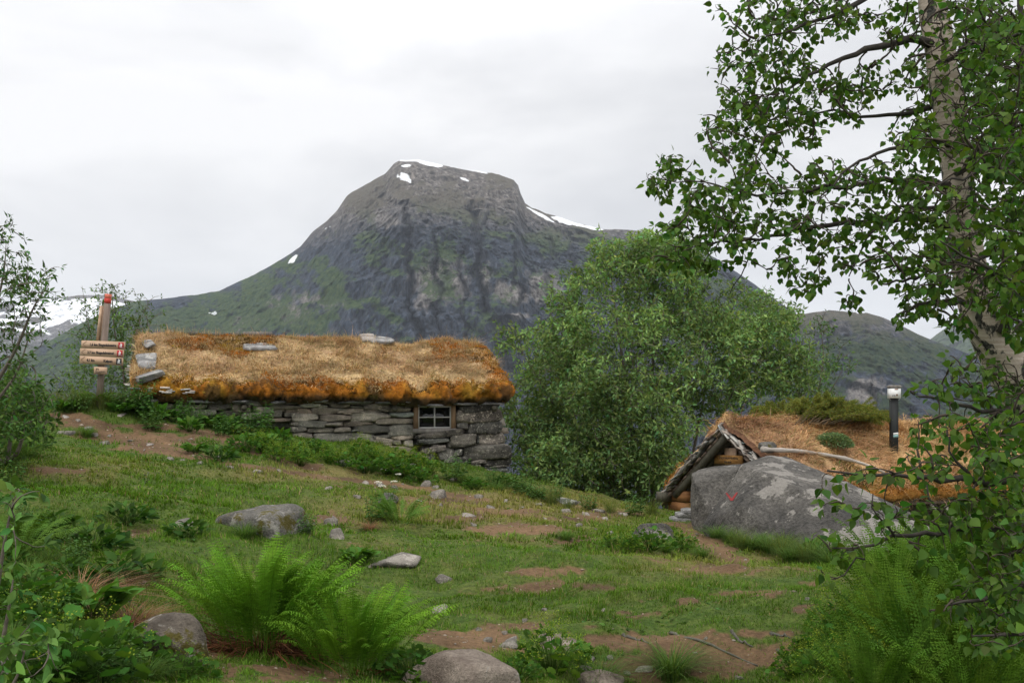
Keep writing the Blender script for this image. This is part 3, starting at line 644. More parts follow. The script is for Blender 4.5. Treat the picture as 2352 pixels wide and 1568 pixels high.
# ================================================================ stone hut with turf roof
HA = unit(np.array([5.88, 1.70, 0])); HN = np.array([-HA[1], HA[0], 0])     # along the front wall / back into the house
H0 = np.array([-5.87, 16.8, 0]); HL = 6.13
def HP(s, d_, h): return H0 + HA * np.asarray(s)[..., None] + HN * np.asarray(d_)[..., None] + ZA * np.asarray(h)[..., None]
hut = thing('stone_hut', tuple(HP(np.array(3.0), np.array(2.0), np.array(-1.3))), 'low dry stone hut with a long turf roof of straw and orange moss', 'hut')
WP = HP(np.array(0.), np.array(.24), np.array(0.))                          # front plane of the wall
def on_wall(px, py, d_=.24):
    p = hit(px, py, HP(np.array(0.), np.array(d_), np.array(0.)), HN); return np.dot(p - H0, HA), p[2]
S = []
zA = [(345,485,712,745),(490,600,722,745),(600,760,725,750),(130,300,725,755),(815,1000,728,755),(1000,1180,712,742),(128,400,752,785),(400,555,742,782),(557,642,750,782),(648,815,750,778),(815,935,762,782),(935,1080,750,790),(1082,1155,752,785),(1168,1345,728,778),
 (120,190,792,818),(190,300,780,812),(295,508,783,850),(508,725,775,832),(730,1060,782,822),(1060,1325,778,812),(145,270,800,858),(272,340,818,850),(345,575,832,885),(580,812,832,885),(755,835,815,832),(820,1125,824,890),(1145,1340,812,852),(905,1060,808,821),
 (350,415,880,902),(400,620,888,932),(585,745,878,896),(915,1000,876,890),(625,770,896,938),(775,1015,892,924),(1020,1350,856,908),(330,410,903,925),(465,685,936,972),(688,828,940,982),(830,1130,912,985),(828,880,962,980),(1132,1378,908,1000),
 (525,1015,985,1062),(1018,1170,997,1028),(1172,1340,1003,1042),(1250,1345,1040,1095),(1020,1168,1030,1090),(700,1015,1064,1120),(820,1060,1090,1150),(1060,1340,1095,1160),(1170,1250,1042,1090),(640,790,782,800),(1010,1130,890,905),(330,470,936,980),(120,330,862,900),(60,120,800,850),(350,520,985,1040)]
for a, b_, c_, d_ in zA: S.append(((1000 + a / 2.045) / 1.7415, (1000 + b_ / 2.045) / 1.7415, (1250 + c_ / 2.045) / 1.7415, (1250 + d_ / 2.045) / 1.7415, 0, 0))
zB = [(940,1550,390,500,-.09),(880,1585,450,665,-.10),(900,1080,665,765,0),(1070,1610,625,830,-.02),(1180,1265,615,660,0),(1450,1560,590,635,0),(240,950,800,895,-.08),(945,1045,780,815,0),(810,1195,850,1045,-.08),(1225,1665,830,1000,.03),(1200,1230,855,985,0),(1340,1560,795,840,-.03),
 (265,800,910,995,-.05),(250,360,900,945,0),(1140,1330,985,1020,0),(340,725,1030,1140,-.1),(500,655,1003,1050,0),(580,880,1060,1240,-.08),(985,1680,1010,1245,-.03),(720,850,950,1060,0),(715,1090,1205,1330,.02),(1120,1370,1240,1300,-.12),(1415,1700,1160,1235,-.05),(1290,1720,1235,1335,-.02),(1030,1240,1308,1350,0),
 (1145,1690,1345,1450,0),(430,550,1150,1290,0),(560,665,1270,1370,0),(570,740,1345,1420,0),(1450,1725,1330,1365,0),(1200,1740,1440,1560,0),(920,1290,315,390,0),(1250,1560,330,400,0),(740,900,1320,1460,0),(880,1150,1360,1480,0),(240,440,1145,1260,0),(260,560,1290,1440,0),(860,985,1080,1200,0)]
for a, b_, c_, d_, ro in zB: S.append(((1600 + a / 3.92) / 1.7415, (1600 + b_ / 3.92) / 1.7415, (1520 + c_ / 3.92) / 1.7415, (1520 + d_ / 3.92) / 1.7415, ro, 1))
zC = [(800,1200,1130,1200),(1190,1400,1145,1205),(1180,1290,1215,1240),(830,1000,1205,1260),(1010,1180,1205,1250),(1300,1460,1210,1260),(1400,1620,1150,1210),(1470,1700,1215,1270),(1620,1900,1160,1215),(1710,1900,1220,1290),(1890,2010,1180,1230),(820,1020,1270,1330),(1030,1300,1255,1320),(1310,1560,1265,1330),(1570,1800,1275,1340),(1810,2000,1290,1350),(1910,2020,1235,1285),(2020,2200,1190,1215),(2040,2250,1225,1250),(1990,2100,1260,1300),(2200,2350,1180,1215)]
for a, b_, c_, d_ in zC: S.append(((200 + a / 2.351) / 1.7415, (200 + b_ / 2.351) / 1.7415, (1100 + c_ / 2.351) / 1.7415, (1100 + d_ / 2.351) / 1.7415, 0, 0))
mbw, mbc = MB(), MB()
for i_, (x0, x1, y0, y1, ro, corner) in enumerate(S):
    r = rng(300 + i_); pj = (r.uniform(.20, .27) if not corner else r.uniform(.14, .24)); s0, h1 = on_wall(x0, y0); s1, h0 = on_wall(x1, y1)
    hx, hz = (s1 - s0) / 2 * 1.02, (h1 - h0) / 2 * 1.03; hy = r.uniform(.14, .22)
    c = HP(np.array((s0 + s1) / 2), np.array(pj + hy), np.array((h0 + h1) / 2))
    X = HA * math.cos(ro) - ZA * math.sin(ro); Z = ZA * math.cos(ro) + HA * math.sin(ro)
    pl = box_planes(c, X, HN, Z, hx, hy, hz, r, .13, 5)
    # blob wants a roughly round body: shape it in unit space, then stretch
    Bm = np.stack([X * hx, HN * hy, Z * hz]); Bi = np.linalg.inv(Bm)
    pl2 = [(unit(n @ Bm.T), (p - c) @ Bi) for n, p in pl]
    v, f = blob(pl2, np.zeros(3), 4, 14 if not corner else 10, .07, 2.2, 300 + i_); v = v @ Bm + c
    v -= HN * (.012 * fbm(v * np.array([9, 9, 30]), 4, i_ + 9))[:, None]
    tn = vary((.5, .49, .47), 1, r, .28, .06)[0] * (.8 if corner else 1.1); (mbc if corner else mbw).add(v, f, tn)
# wall body behind the face stones and the other three sides
def stone_layer(mbx, side, r):
    h = -.12
    while h > -2.3:
        dh = r.uniform(.09, .2); a = 0.0; Lx = 3.75 if side not in ('back', 'front') else 5.4
        while a < Lx:
            w = r.uniform(.25, .7); 
            if side == 'back': c = HP(np.array(.3 + a + w / 2), np.array(3.95), np.array(h - dh / 2)); X, Y = HA, HN
            elif side == 'front':
                c = HP(np.array(.3 + a + w / 2), np.array(.62), np.array(h - dh / 2)); X, Y = HA, HN
                if c[2] > -.62 and 4.35 < .3 + a + w / 2 < 5.3: a += w; continue
            else: c = HP(np.array(.34 if side == 'left' else 5.8), np.array(.45 + a + w / 2), np.array(h - dh / 2)); X, Y = HN, HA
            pl = [(n, p) for n, p in box_planes(np.zeros(3), XA, YA, ZA, 1, 1, 1, r, .12, 4)]
            v, f = blob(pl, np.zeros(3), 2, 12, .06, 2, int(r.integers(999))); Bm = np.stack([X * w / 2 * 1.02, Y * .16, ZA * dh / 2 * 1.03]); mbx.add(v @ Bm + c, f, vary((.5, .5, .5), 1, r, .2)[0]); a += w
        h -= dh
for sd in ('left', 'right', 'back'): stone_layer(mbc, sd, rng(77))
stone_layer(mbw, 'front', rng(78))
def wallmat(base):
    m = base.copy(); t = m.node_tree; b = t.nodes['Principled BSDF']; l = b.inputs['Base Color'].links[0].from_socket
    k = mix(t, 1.0, attr(t).outputs[0], (2, 2, 2), 'MULTIPLY'); t.links.new(mix(t, 1.0, l, k, 'MULTIPLY'), b.inputs['Base Color']); return m
wall = mbw.build('wall', wallmat(M['wallstone']), hut, True); mbc.build('corner_stones', wallmat(M['cornerstone']), wall, True)
mb = MB(); 
for (s0, s1, dd0, dd1) in ((.4, 4.52, .72, .95), (5.12, 5.75, .72, .95), (.4, 5.75, 3.5, 3.9), (.4, .9, .96, 3.49), (5.3, 5.75, .96, 3.49)):
    box(mb, HP(np.array((s0 + s1) / 2), np.array((dd0 + dd1) / 2), np.array(-1.25)), HA, HN, ZA, s1 - s0, dd1 - dd0, 2.2, (.03, .028, .025))
box(mb, HP(np.array(4.82), np.array(.835), np.array(-1.55)), HA, HN, ZA, .596, .23, 1.8, (.03, .028, .025))
box(mb, HP(np.array(3.1), np.array(2.1), np.array(-.16)), HA, HN, ZA, 5.3, 2.7, .04, (.03, .02, .015))
mb.build('wall_core', M['core'], hut)

# window
wx0, wz1 = on_wall((1600 + 215 / 3.92) / 1.7415, (1520 + 338 / 3.92) / 1.7415); wx1, wz0 = on_wall((1600 + 872 / 3.92) / 1.7415, (1520 + 825 / 3.92) / 1.7415)
gx0, gz1 = on_wall((1600 + 283 / 3.92) / 1.7415, (1520 + 408 / 3.92) / 1.7415); gx1, gz0 = on_wall((1600 + 803 / 3.92) / 1.7415, (1520 + 752 / 3.92) / 1.7415)
def hbox(mb, s0, s1, z0, z1, d0, d1): box(mb, HP(np.array((s0 + s1) / 2), np.array((d0 + d1) / 2), np.array((z0 + z1) / 2)), HA, HN, ZA, s1 - s0, d1 - d0, z1 - z0, (.5, .5, .5))
mb = MB(); hbox(mb, wx0, gx0, gz0 - .002, wz1, .22, .40); hbox(mb, gx1, wx1, gz0 - .002, wz1, .22, .40); hbox(mb, gx0 + .001, gx1 - .001, gz1, wz1 - .003, .223, .40); fr = mb.build('window_frame', M['framewood'], None)
window = thing('window', tuple(HP(np.array((wx0 + wx1) / 2), np.array(.3), np.array(wz0))), None, None); window.parent = hut; window.location = Vector(window.location) - Vector(hut['_o'])
fr.parent = window; fr.name = 'frame'; fr.location = -Vector(window['_o'])
mb = MB(); hbox(mb, wx0 - .01, wx1 + .01, wz0, gz0 - .004, .205, .40); o = mb.build('sill', M['greywood'], window)
mb = MB(); t_ = .022; mxs, mzs = (gx0 + gx1) / 2, (gz0 + gz1) / 2
hbox(mb, gx0, gx0 + t_, gz0, gz1, .245, .275); hbox(mb, gx1 - t_, gx1, gz0, gz1, .245, .275); hbox(mb, gx0 + t_, gx1 - t_, gz0, gz0 + t_, .245, .275); hbox(mb, gx0 + t_, gx1 - t_, gz1 - t_, gz1, .245, .275)
hbox(mb, mxs - .011, mxs + .011, gz0 + t_, gz1 - t_, .247, .273); hbox(mb, gx0 + t_, mxs - .012, mzs - .009, mzs + .009, .247, .273); hbox(mb, mxs + .012, gx1 - t_, mzs - .009, mzs + .009, .247, .273)
mb.build('sash', M['sash'], window)
mb = MB(); hbox(mb, gx0, gx1, gz0, gz1, .262, .268); mb.build('pane', M['glass'], window)

# turf roof: a profile swept along the ridge
PR = [(.62,-.20),(.30,-.17),(.10,-.12),(-.02,-.06),(-.06,.03),(-.02,.12),(.10,.19),(.35,.31),(.8,.50),(1.3,.70),(1.75,.88),(2.05,.975),(2.3,.975),(2.7,.82),(3.3,.55),(3.9,.28),(4.15,.12),(4.15,0),(4.0,-.1),(3.7,-.16)]
def sweep_roof(PR, L, fn, ns, npf, seed, amp=.05, sag=lambda s: 0 * s, ragged=.06):
    pr = resample(np.array(PR, float), npf); cen = np.array([pr[:, 0].mean(), pr[:, 1].mean() - .1])
    s = np.concatenate([np.linspace(0, .12, 8)[:-1], np.linspace(.12, L - .12, ns), np.linspace(L - .12, L, 8)[1:]])
    edge = np.minimum(s, L - s); sh = np.sqrt(np.clip(1 - (1 - np.clip(edge / .12, 0, 1)) ** 2, 0, 1))
    nrm = np.stack([-(np.gradient(pr[:, 1])), np.gradient(pr[:, 0])], -1); nrm = nrm / np.linalg.norm(nrm, axis=1, keepdims=True)
    Sg, _ = np.meshgrid(s, pr[:, 0], indexing='ij')
    off = -.07 * (1 - sh)[:, None]
    A_ = pr[None, :, 0] + nrm[None, :, 0] * off; B_ = pr[None, :, 1] + nrm[None, :, 1] * off
    q = np.stack([Sg * 1.3, A_ * 1.3, B_ * 1.3], -1)
    n_ = fbm(q, 3, seed) * amp * 1.5 + fbm(q * 4.5, 4, seed + 1) * amp * (.7 + 2.6 * smooth(.3, .0, np.abs(A_)))
    A_ = A_ + nrm[None, :, 0] * n_; B_ = B_ + nrm[None, :, 1] * n_ + sag(Sg)
    S2 = Sg + ragged * fbm(np.stack([A_ * 2, B_ * 2, (Sg > L / 2) * 5.0], -1), 4, seed + 2) * np.clip(1 - edge / .35, 0, 1)[:, None]
    B_ = B_ - .05 * np.clip(fbm(np.stack([Sg * 2.6, Sg * 0, Sg * 0 + seed], -1), 4, seed + 5), -.4, 1) * smooth(.25, -.02, pr[None, :, 0]) if seed == 3 else B_; V = fn(S2, A_, B_); return s, pr, nrm, S2, A_, B_, V
def grid_faces(a, b): 
    i = np.arange(a - 1)[:, None] * b; j = np.arange(b - 1)[None]; return np.stack([i + j, i + b + j, i + b + j + 1, i + j + 1], -1).reshape(-1, 4)
def endcaps(mb, V, col):
    for row, flip in ((V[0], 0), (V[-1], 1)):
        c = row.mean(0); v = np.concatenate([row, c[None]]); k = len(row); f = [[i, i + 1, k] if flip else [i + 1, i, k] for i in range(k - 1)]; mb.add(v, f, col)
sag = lambda s: -.06 * (s / HL) - .03 * np.sin(s * 1.7) * .6 + np.where(s < .8, .02, 0)
s, pr, nrm, S2, A_, B_, V = sweep_roof(PR, HL, HP, 330, 150, 3, .05, sag)
q = np.stack([S2, A_, B_], -1)
mossy = smooth(.21, .04, A_ + .16 * fbm(q * 1.6, 3, 31) + .09 * fbm(q * 5, 3, 32)) * (A_ < 2)
redge = smooth(HL - .42, HL - .12, S2 + .15 * fbm(q * 3, 3, 33)) * (A_ < 2.1) * .85; mossy = np.maximum(mossy, redge)
n1_ = fbm(q * 2.2, 4, 34)[..., None]; n2_ = fbm(q * 7, 4, 35)[..., None]
straw = np.array([.44, .315, .165]) * (1 + .35 * n1_ + .35 * n2_) * np.array([1, 1 - .0, 1]); brown = np.array([.27, .165, .10])
bf = smooth(-.05, .45, n1_ + .5 * n2_) * .6 * (A_ > .4)[..., None]; base = straw * (1 - bf) + brown * bf
mc = np.array([.33, .12, .012]) * (1 + .4 * n2_); yl = np.array([.33, .21, .025]); yf = smooth(-.1, .5, n1_) * .6; mc = mc * (1 - yf) + yl * yf; dk = smooth(.0, .35, fbm(q * 4.0, 3, 36))[..., None]; mc = mc * (1 - dk * .8) + np.array([.06, .035, .015]) * dk * .8
colr = base * (1 - mossy[..., None]) + mc * mossy[..., None]
under = smooth(.0, -.09, B_ - sag(S2) + .03 * n2_[..., 0]) * (A_ < .8); colr = colr * (1 - under[..., None] * .85) + np.array([.03, .024, .014]) * under[..., None] * .85  # shade below the eave painted into the turf colour
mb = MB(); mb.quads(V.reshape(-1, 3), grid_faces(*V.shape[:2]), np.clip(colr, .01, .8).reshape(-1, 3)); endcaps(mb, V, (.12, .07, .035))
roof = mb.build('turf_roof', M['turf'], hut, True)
# straw, moss cushions
def roof_scatter(n, r, want, V, S2, A_, B_):
    i = r.integers(1, V.shape[0] - 1, n); j = r.integers(1, V.shape[1] - 1, n); k = want(S2[i, j], A_[i, j], B_[i, j]) > r.random(n); i, j = i[k], j[k]
    du = V[i + 1, j] - V[i - 1, j]; dv = V[i, j + 1] - V[i, j - 1]; nn = unit(np.cross(dv, du)); nn = np.where((nn[:, 2:3] < -.2), -nn, nn)
    t1, t2 = r.random((len(i), 1)) - .5, r.random((len(i), 1)) - .5; return V[i, j] + du * t1 * .5 + dv * t2 * .5, nn, i, j
def straw_on(name, V, S2, A_, B_, colr, want, n, seed, hgt, parent, wd=.006, up=.45, hue=None, bend=(.5, 2.2)):
    r = rng(seed); p, nn, i, j = roof_scatter(n, r, want, V, S2, A_, B_); k = len(p)
    c = colr[i, j] * 1.15 if hue is None else np.broadcast_to(hue, (k, 3)); c = c * np.clip(1 + r.normal(size=(k, 1)) * .32, .4, 1.9); c = c * (1 + r.normal(size=(k, 3)) * .06)
    gsel = r.random(k) < .05 + .25 * smooth(.15, .5, fbm(p * .9, 2, seed + 9)); c[gsel] = np.array([.16, .17, .05]) * r.uniform(.7, 1.5, (gsel.sum(), 1))
    ln = r.normal(size=(k, 3)); ln[:, 2] *= .3; ln += np.array([.25, -.5, -.3]) + 1.6 * np.stack([vnoise(p * 2.3, 5), vnoise(p * 2.3, 6), 0 * p[:, 0]], -1); clump = fbm(p * 3.1, 2, seed + 4)
    mb = MB(); h = r.uniform(hgt[0], hgt[1], k) * np.clip(1 + 1.0 * clump, .3, 2) * (1 + (r.random(k) < .03) * 1.2)
    blades(mb, p - nn * .01, unit(ln), h, np.full(k, wd) * r.uniform(.6, 1.3, k), r.uniform(*bend, k), np.clip(c, .01, .85), 3, unit(nn * (1 - up) + ZA * up))
    return mb.build(name, M['straw'], parent)
base_straw = np.clip(straw * (1 - bf * .7) + brown * bf * .7, .02, .8) + 0 * q
straw_on('dry_grass', V, S2, A_, B_, base_straw, lambda s, a, b: (a > .04 + .16 * vnoise(np.stack([s * 3.1, s * 0, s * 0], -1), 3)) * (a < 2.5) * (b > .02) * np.where(a < .3, .55, 1) * np.where(s > HL - .35, .4, 1), 130000, 61, (.04, .115), roof, .009)
straw_on('ridge_grass', V, S2, A_, B_, base_straw, lambda s, a, b: (a > 1.85) * (a < 2.45), 14000, 62, (.06, .17), roof, .005, .8, None, (.1, .8))
def fuzz(name, V, S2, A_, B_, want, n, seed, parent, c0=(.36, .135, .018), c1=(.33, .23, .035)):
    r = rng(seed); p, nn, i, j = roof_scatter(n, r, want, V, S2, A_, B_); k = len(p); f = smooth(-.2, .5, fbm(p * 2.3, 3, 34))[:, None]
    lump = fbm(p * 7, 3, seed + 1); c = (np.array(c0) * (1 - f) + np.array(c1) * f) * np.clip(1 + r.normal(size=(k, 1)) * .25 + .5 * lump[:, None], .15, 1.8)
    dk = smooth(.1, .4, fbm(p * np.array([5, 5, 9]), 3, seed + 7))[:, None]; c = c * (1 - dk) + np.array([.085, .05, .018]) * dk
    mb = MB(); ln = r.normal(size=(k, 3)) + np.array([0, -.6, -.2]); blades(mb, p + nn * (.015 + .05 * lump)[:, None], unit(ln), r.uniform(.02, .045, k), np.full(k, .011), r.uniform(.2, 1, k), np.clip(c, .01, .8), 2, unit(nn + .2 * r.normal(size=(k, 3))))
    return mb.build(name, M['straw'], parent)
fuzz('orange_moss', V, S2, A_, B_, lambda s, a, b: mossy_at(s, a, b), 1, 1, roof) if False else None
mz = lambda s, a, b: (smooth(.27, .08, a + .20 * fbm(np.stack([s, a, b], -1) * 1.6, 3, 31)) * (b > -.05) + smooth(HL - .45, HL - .15, s) * (a > 0) * .8 * (a < 2.1) + .9 * (fbm(np.stack([s, a, b], -1) * 1.1, 2, 77) > .43) * (a > .2) * (a < 2.1)) 
fuzz('orange_moss', V, S2, A_, B_, mz, 150000, 63, roof)
# flagstones showing under the turf and rafter ends
mb = MB()
for k, s_ in enumerate(np.arange(.1, HL - .1, .62)):
    rr = rng(900 + k); w = rr.uniform(.12, .28); v, f = blob([(n, p) for n, p in box_planes(np.zeros(3), XA, YA, ZA, 1, 1, 1, rr, .1, 4)], np.zeros(3), 3, 14, .06, 2.5, k); Bm = np.stack([HA * w, HN * .30, ZA * .022])
    mb.add(v @ Bm + HP(np.array(min(s_ + .3, HL - .32)), np.array(.36 + rr.uniform(-.05, .05)), np.array(-.145 + float(sag(np.array(s_))) + rr.uniform(-.015, .015))), f, (.5, .5, .5))
mb.build('eave_slate', M['slab'], roof, True)
for k, px in enumerate((1190, 680, 2140)):
    s_, _ = on_wall((1000 + (px - 20 if px < 2100 else 1985) / 2.045) / 1.7415 if px != 680 else 560, 915); 
    mb = MB(); rr = rng(950 + k); p0 = HP(np.array(s_), np.array(.06), np.array(-.235 + float(sag(np.array(s_))))); pts = np.stack([p0 + HN * t_ + ZA * .25 * t_ for t_ in np.linspace(0, .6, 5)])
    tubes(mb, pts, np.full(5, .045), 9, (.5, .5, .5)); mb.build('rafter_end', M['logwood'], hut, True)
# slabs and stones lying on the roof
def roof_z(s_, a_): return np.interp(a_, [p[0] for p in PR[5:13]], [p[1] for p in PR[5:13]]) + float(sag(np.array(float(s_))))
def on_roof(px, py):
    s_ = a_ = None; best = 1e9
    for a in np.linspace(-.05, 2.3, 120):
        z = np.interp(a, [p[0] for p in PR[5:13]], [p[1] for p in PR[5:13]]); rr = np.array([(px - CX) / F, 1, (HY - py) / F]); p0 = H0 + HN * a; t_ = np.dot(p0, HN) / np.dot(rr, HN); pt = rr * t_; s1 = np.dot(pt - H0, HA); e = abs(pt[2] - z - float(sag(np.array(s1))))
        if e < best: best = e; s_, a_ = s1, a
    return s_, a_
def roof_slab(x0, y0, x1, y1, label, mt='slab', th=.05, rot=0.0, tilt=0.0, seed=0, name='roof_slab', dep=None, roll=0.0):
    s_, a_ = on_roof((x0 + x1) / 2, (y0 + y1) / 2); D = (H0 + HA * s_ + HN * a_)[1]; w = (x1 - x0) / F * D; hpx = (y1 - y0) / F * D; sl = math.atan(.42) - tilt
    dp = dep or hpx / max(.25, math.sin(sl) + .02); rr = rng(seed + 40)
    X = HA * math.cos(rot) + HN * math.sin(rot); Yh = HN * math.cos(rot) - HA * math.sin(rot); Y = unit(Yh * math.cos(sl) + ZA * math.sin(sl)); X = unit(X + ZA * roll); Z = unit(np.cross(X, Y))
    v, f = blob(box_planes(np.zeros(3), XA, YA, ZA, 1, 1, 1, rr, .12, 6), np.zeros(3), 4, 16, .05, 2.5, seed, 0); Bm = np.stack([X * w / 2, Y * dp / 2, Z * th / 2]); c = HP(np.array(s_), np.array(a_), np.array(roof_z(s_, a_) + th * .35))
    mb = MB(); mb.add(v @ Bm + c, f); return tag(mb.build(name, M[mt], None, True, origin=c), label, 'stone')
roof_slab(312, 850, 376, 888, 'thick grey slab sticking out over the left corner of the turf roof', 'slab', .10, .35, .35, 1, roll=.35, dep=.42)
roof_slab(317, 812, 356, 852, 'flat grey slate lying on the turf at the left end of the roof', 'slab', .04, .1, 0, 2)
roof_slab(328, 783, 352, 800, 'small upright slate near the top left corner of the turf roof', 'slab', .05, .3, .2, 3, roll=.5)
roof_slab(560, 790, 632, 806, 'long dark slate lying just below the smooth plank on the roof ridge', 'slab', .05, 0, .15, 4)
roof_slab(828, 774, 862, 792, 'pale rounded stone half buried on the ridge of the turf roof', 'whitestone', .10, 0, .1, 5, name='roof_stone')
roof_slab(848, 775, 902, 790, 'grey flat stone on the roof ridge beside the pale rounded stone', 'slab', .06, 0, .1, 6)
c = HP(np.array(on_roof(595, 785)[0]), np.array(2.2), np.array(1.03)); mb = MB(); box(mb, c, HA, HN, ZA, .50, .16, .07, (.5, .5, .5)); bpy_o = mb.build('ridge_plank', M['greywood'], None, origin=c); tag(bpy_o, 'smooth grey plank capping the ridge of the turf roof', 'plank')
mb = MB(); c = HP(np.array(on_roof(505, 785)[0]), np.array(2.15), np.array(1.0))
tubes(mb, np.stack([c + HA * t_ + ZA * (.01 * math.sin(t_ * 9)) for t_ in np.linspace(-.5, .42, 8)]), np.full(8, .035), 7, (.5, .5, .5)); tag(mb.build('ridge_pole', M['logwood'], None, True, origin=c), 'short dark pole lying along the left part of the roof ridge', 'pole')
# pale bits of birch bark showing in the eave at the left end
mb = MB(); r = rng(71)
for k in range(26):
    s_ = r.uniform(.02, 1.05) if k > 10 else .0; a_ = r.uniform(-.06, .0) if k > 10 else r.uniform(0, .9); hh_ = (r.uniform(-.02, .07) if k > 10 else np.interp(a_, [0, .9], [.0, .42])) + float(sag(np.array(s_)))
    box(mb, HP(np.array(s_), np.array(a_ - .03), np.array(hh_)), unit(HA + ZA * r.normal() * .1), HN, ZA, r.uniform(.06, .18), r.uniform(.05, .1), r.uniform(.012, .03), vary((.38, .35, .31), 1, r, .25)[0])
mb.build('bark_layer', M['bark'], roof)

# ================================================================ wooden hut with turf roof (right)
KA = unit(np.array([.85, .53, 0])); KC = np.array([KA[1], -KA[0], 0]); K0 = np.array([2.85, 15.0, 0])     # along the ridge / down the near slope
def KP(s, c, z): return K0 + KA * np.asarray(s)[..., None] + KC * np.asarray(c)[..., None] + ZA * np.asarray(z)[..., None]
khut = thing('wooden_hut', tuple(KP(np.array(2.5), np.array(0.), np.array(-1.9))), 'small old log hut with a turf roof behind the huge boulder', 'hut')
RZ = -.455                                                                      # ridge height of the boards
PK = [(1.32,-1.42),(1.50,-1.42),(1.58,-1.33),(1.52,-1.20),(1.2,-.94),(.8,-.68),(.4,-.46),(.12,-.36),(-.08,-.36),(-.3,-.49),(-.7,-.87),(-1.1,-1.24),(-1.32,-1.42),(-1.38,-1.52),(-1.28,-1.56)]
PK = [(a, b) for a, b in PK]
sagk = lambda s: -.035 * s
s, pr, nrm, S3, A3, B3, V3 = sweep_roof([(-a, b) for a, b in PK], 5.8, lambda a, b, c: KP(a + .04, -b, c), 240, 110, 13, .05, sagk, .05)
A3 = -A3; q = np.stack([S3, A3, B3], -1); n1_ = fbm(q * 2.2, 4, 134)[..., None]; n2_ = fbm(q * 7, 4, 135)[..., None]
straw3 = np.array([.46, .295, .14]) * (1 + .35 * n1_ + .35 * n2_); red = np.array([.27, .15, .095]); bf = smooth(-.1, .5, n1_ + .5 * n2_) * .45 + smooth(1.2, .2, S3)[..., None] * .5 * (A3 > .1)[..., None]; bf = np.clip(bf, 0, .85)
base3 = straw3 * (1 - bf) + red * bf; ms = (smooth(1.25, 1.5, A3 + .08 * n2_[..., 0]) + smooth(-.75, -1.2, A3))[..., None]; ms = np.clip(ms, 0, 1); c3 = base3 * (1 - ms) + np.array([.34, .15, .03]) * (1 + .4 * n2_) * ms
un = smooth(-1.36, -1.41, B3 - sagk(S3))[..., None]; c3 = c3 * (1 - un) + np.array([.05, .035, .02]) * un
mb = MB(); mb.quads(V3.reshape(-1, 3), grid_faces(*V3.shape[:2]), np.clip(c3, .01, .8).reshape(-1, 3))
for row, flip in ((0, 0), (-1, 1)):
    o_ = V3[row]; inn = KP(S3[row], A3[row] * .96, B3[row] - .05); k_ = len(o_); mb.quads(np.concatenate([o_, inn]), [[i, i + 1, k_ + i + 1, k_ + i] for i in range(k_ - 1)], (.14, .07, .04))
# close the underside of the turf so that it is a slab, not a tent
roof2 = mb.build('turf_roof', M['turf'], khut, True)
bs3 = np.clip(base3, .02, .8)
straw_on('dry_grass', V3, S3, A3, B3, bs3, lambda s, a, b: (a > -.35) * (a < 1.5) * 1.0, 95000, 161, (.045, .12), roof2, .008)
straw_on('red_heather', V3, S3, A3, B3, bs3, lambda s, a, b: (a > -.1) * (a < .8) * smooth(1.3, .4, s), 60000, 162, (.02, .06), roof2, .008, .3, (.26, .14, .09))
fuzz('orange_moss', V3, S3, A3, B3, lambda s, a, b: smooth(1.2, 1.45, a) * (a > 0) + (a < -.7) * 1.0, 60000, 163, roof2, (.30, .13, .025), (.30, .21, .05))
# boards under the turf, both slopes, with an air of 2 cm
def slope_pt(side, u, s_, off=0.0):
    """u metres from the ridge along the slope line"""
    if side > 0: d_ = unit(np.array([1.42, -.90]))
    else: d_ = unit(np.array([-1.28, -1.08]))
    n_ = np.array([-d_[1], d_[0]]) * (1 if side > 0 else -1); n_ = n_ if n_[1] > 0 else -n_
    c_ = d_ * u + n_ * off; return KP(np.array(s_), np.array(c_[0]), np.array(RZ - .045 + c_[1])) + ZA * float(sagk(np.array(s_))), d_, n_
mb = MB(); r = rng(8)
for side, Ls in ((1, 1.62), (-1, 1.66)):
    u = .0; k = 0
    while u < Ls:
        w = r.uniform(.11, .17); p, d_, n_ = slope_pt(side, u + w / 2, 2.85, -.02 + r.uniform(-.012, .012)); Dn = KC * d_[0] + ZA * d_[1]; Nn = KC * n_[0] + ZA * n_[1]
        box(mb, p, unit(KA + ZA * -.02), Dn, Nn, 5.7 + r.uniform(-.06, .06), w - .012, .025, (.5, .5, .5)); u += w
mb.build('roof_boards', M['darkwood'], roof2)
# frayed birch bark along the gable edge
r = rng(9)
for side, Ls in ((1, 1.60), (-1, 1.66)):
    mb = MB()
    for k in range(90):
        u = r.uniform(-.02, Ls); p, d_, n_ = slope_pt(side, u, r.uniform(-.05, .06), r.uniform(-.0, .05)); Dn = KC * d_[0] + ZA * d_[1]; Nn = KC * n_[0] + ZA * n_[1]
        a = r.normal() * .25; Dd = unit(Dn + Nn * a); box(mb, p, KA, Dd, np.cross(KA, Dd), r.uniform(.04, .10), r.uniform(.08, .22), r.uniform(.004, .010), vary((.30, .28, .25), 1, r, .35)[0])
    mb.build('bark_edge', M['bark'], roof2)
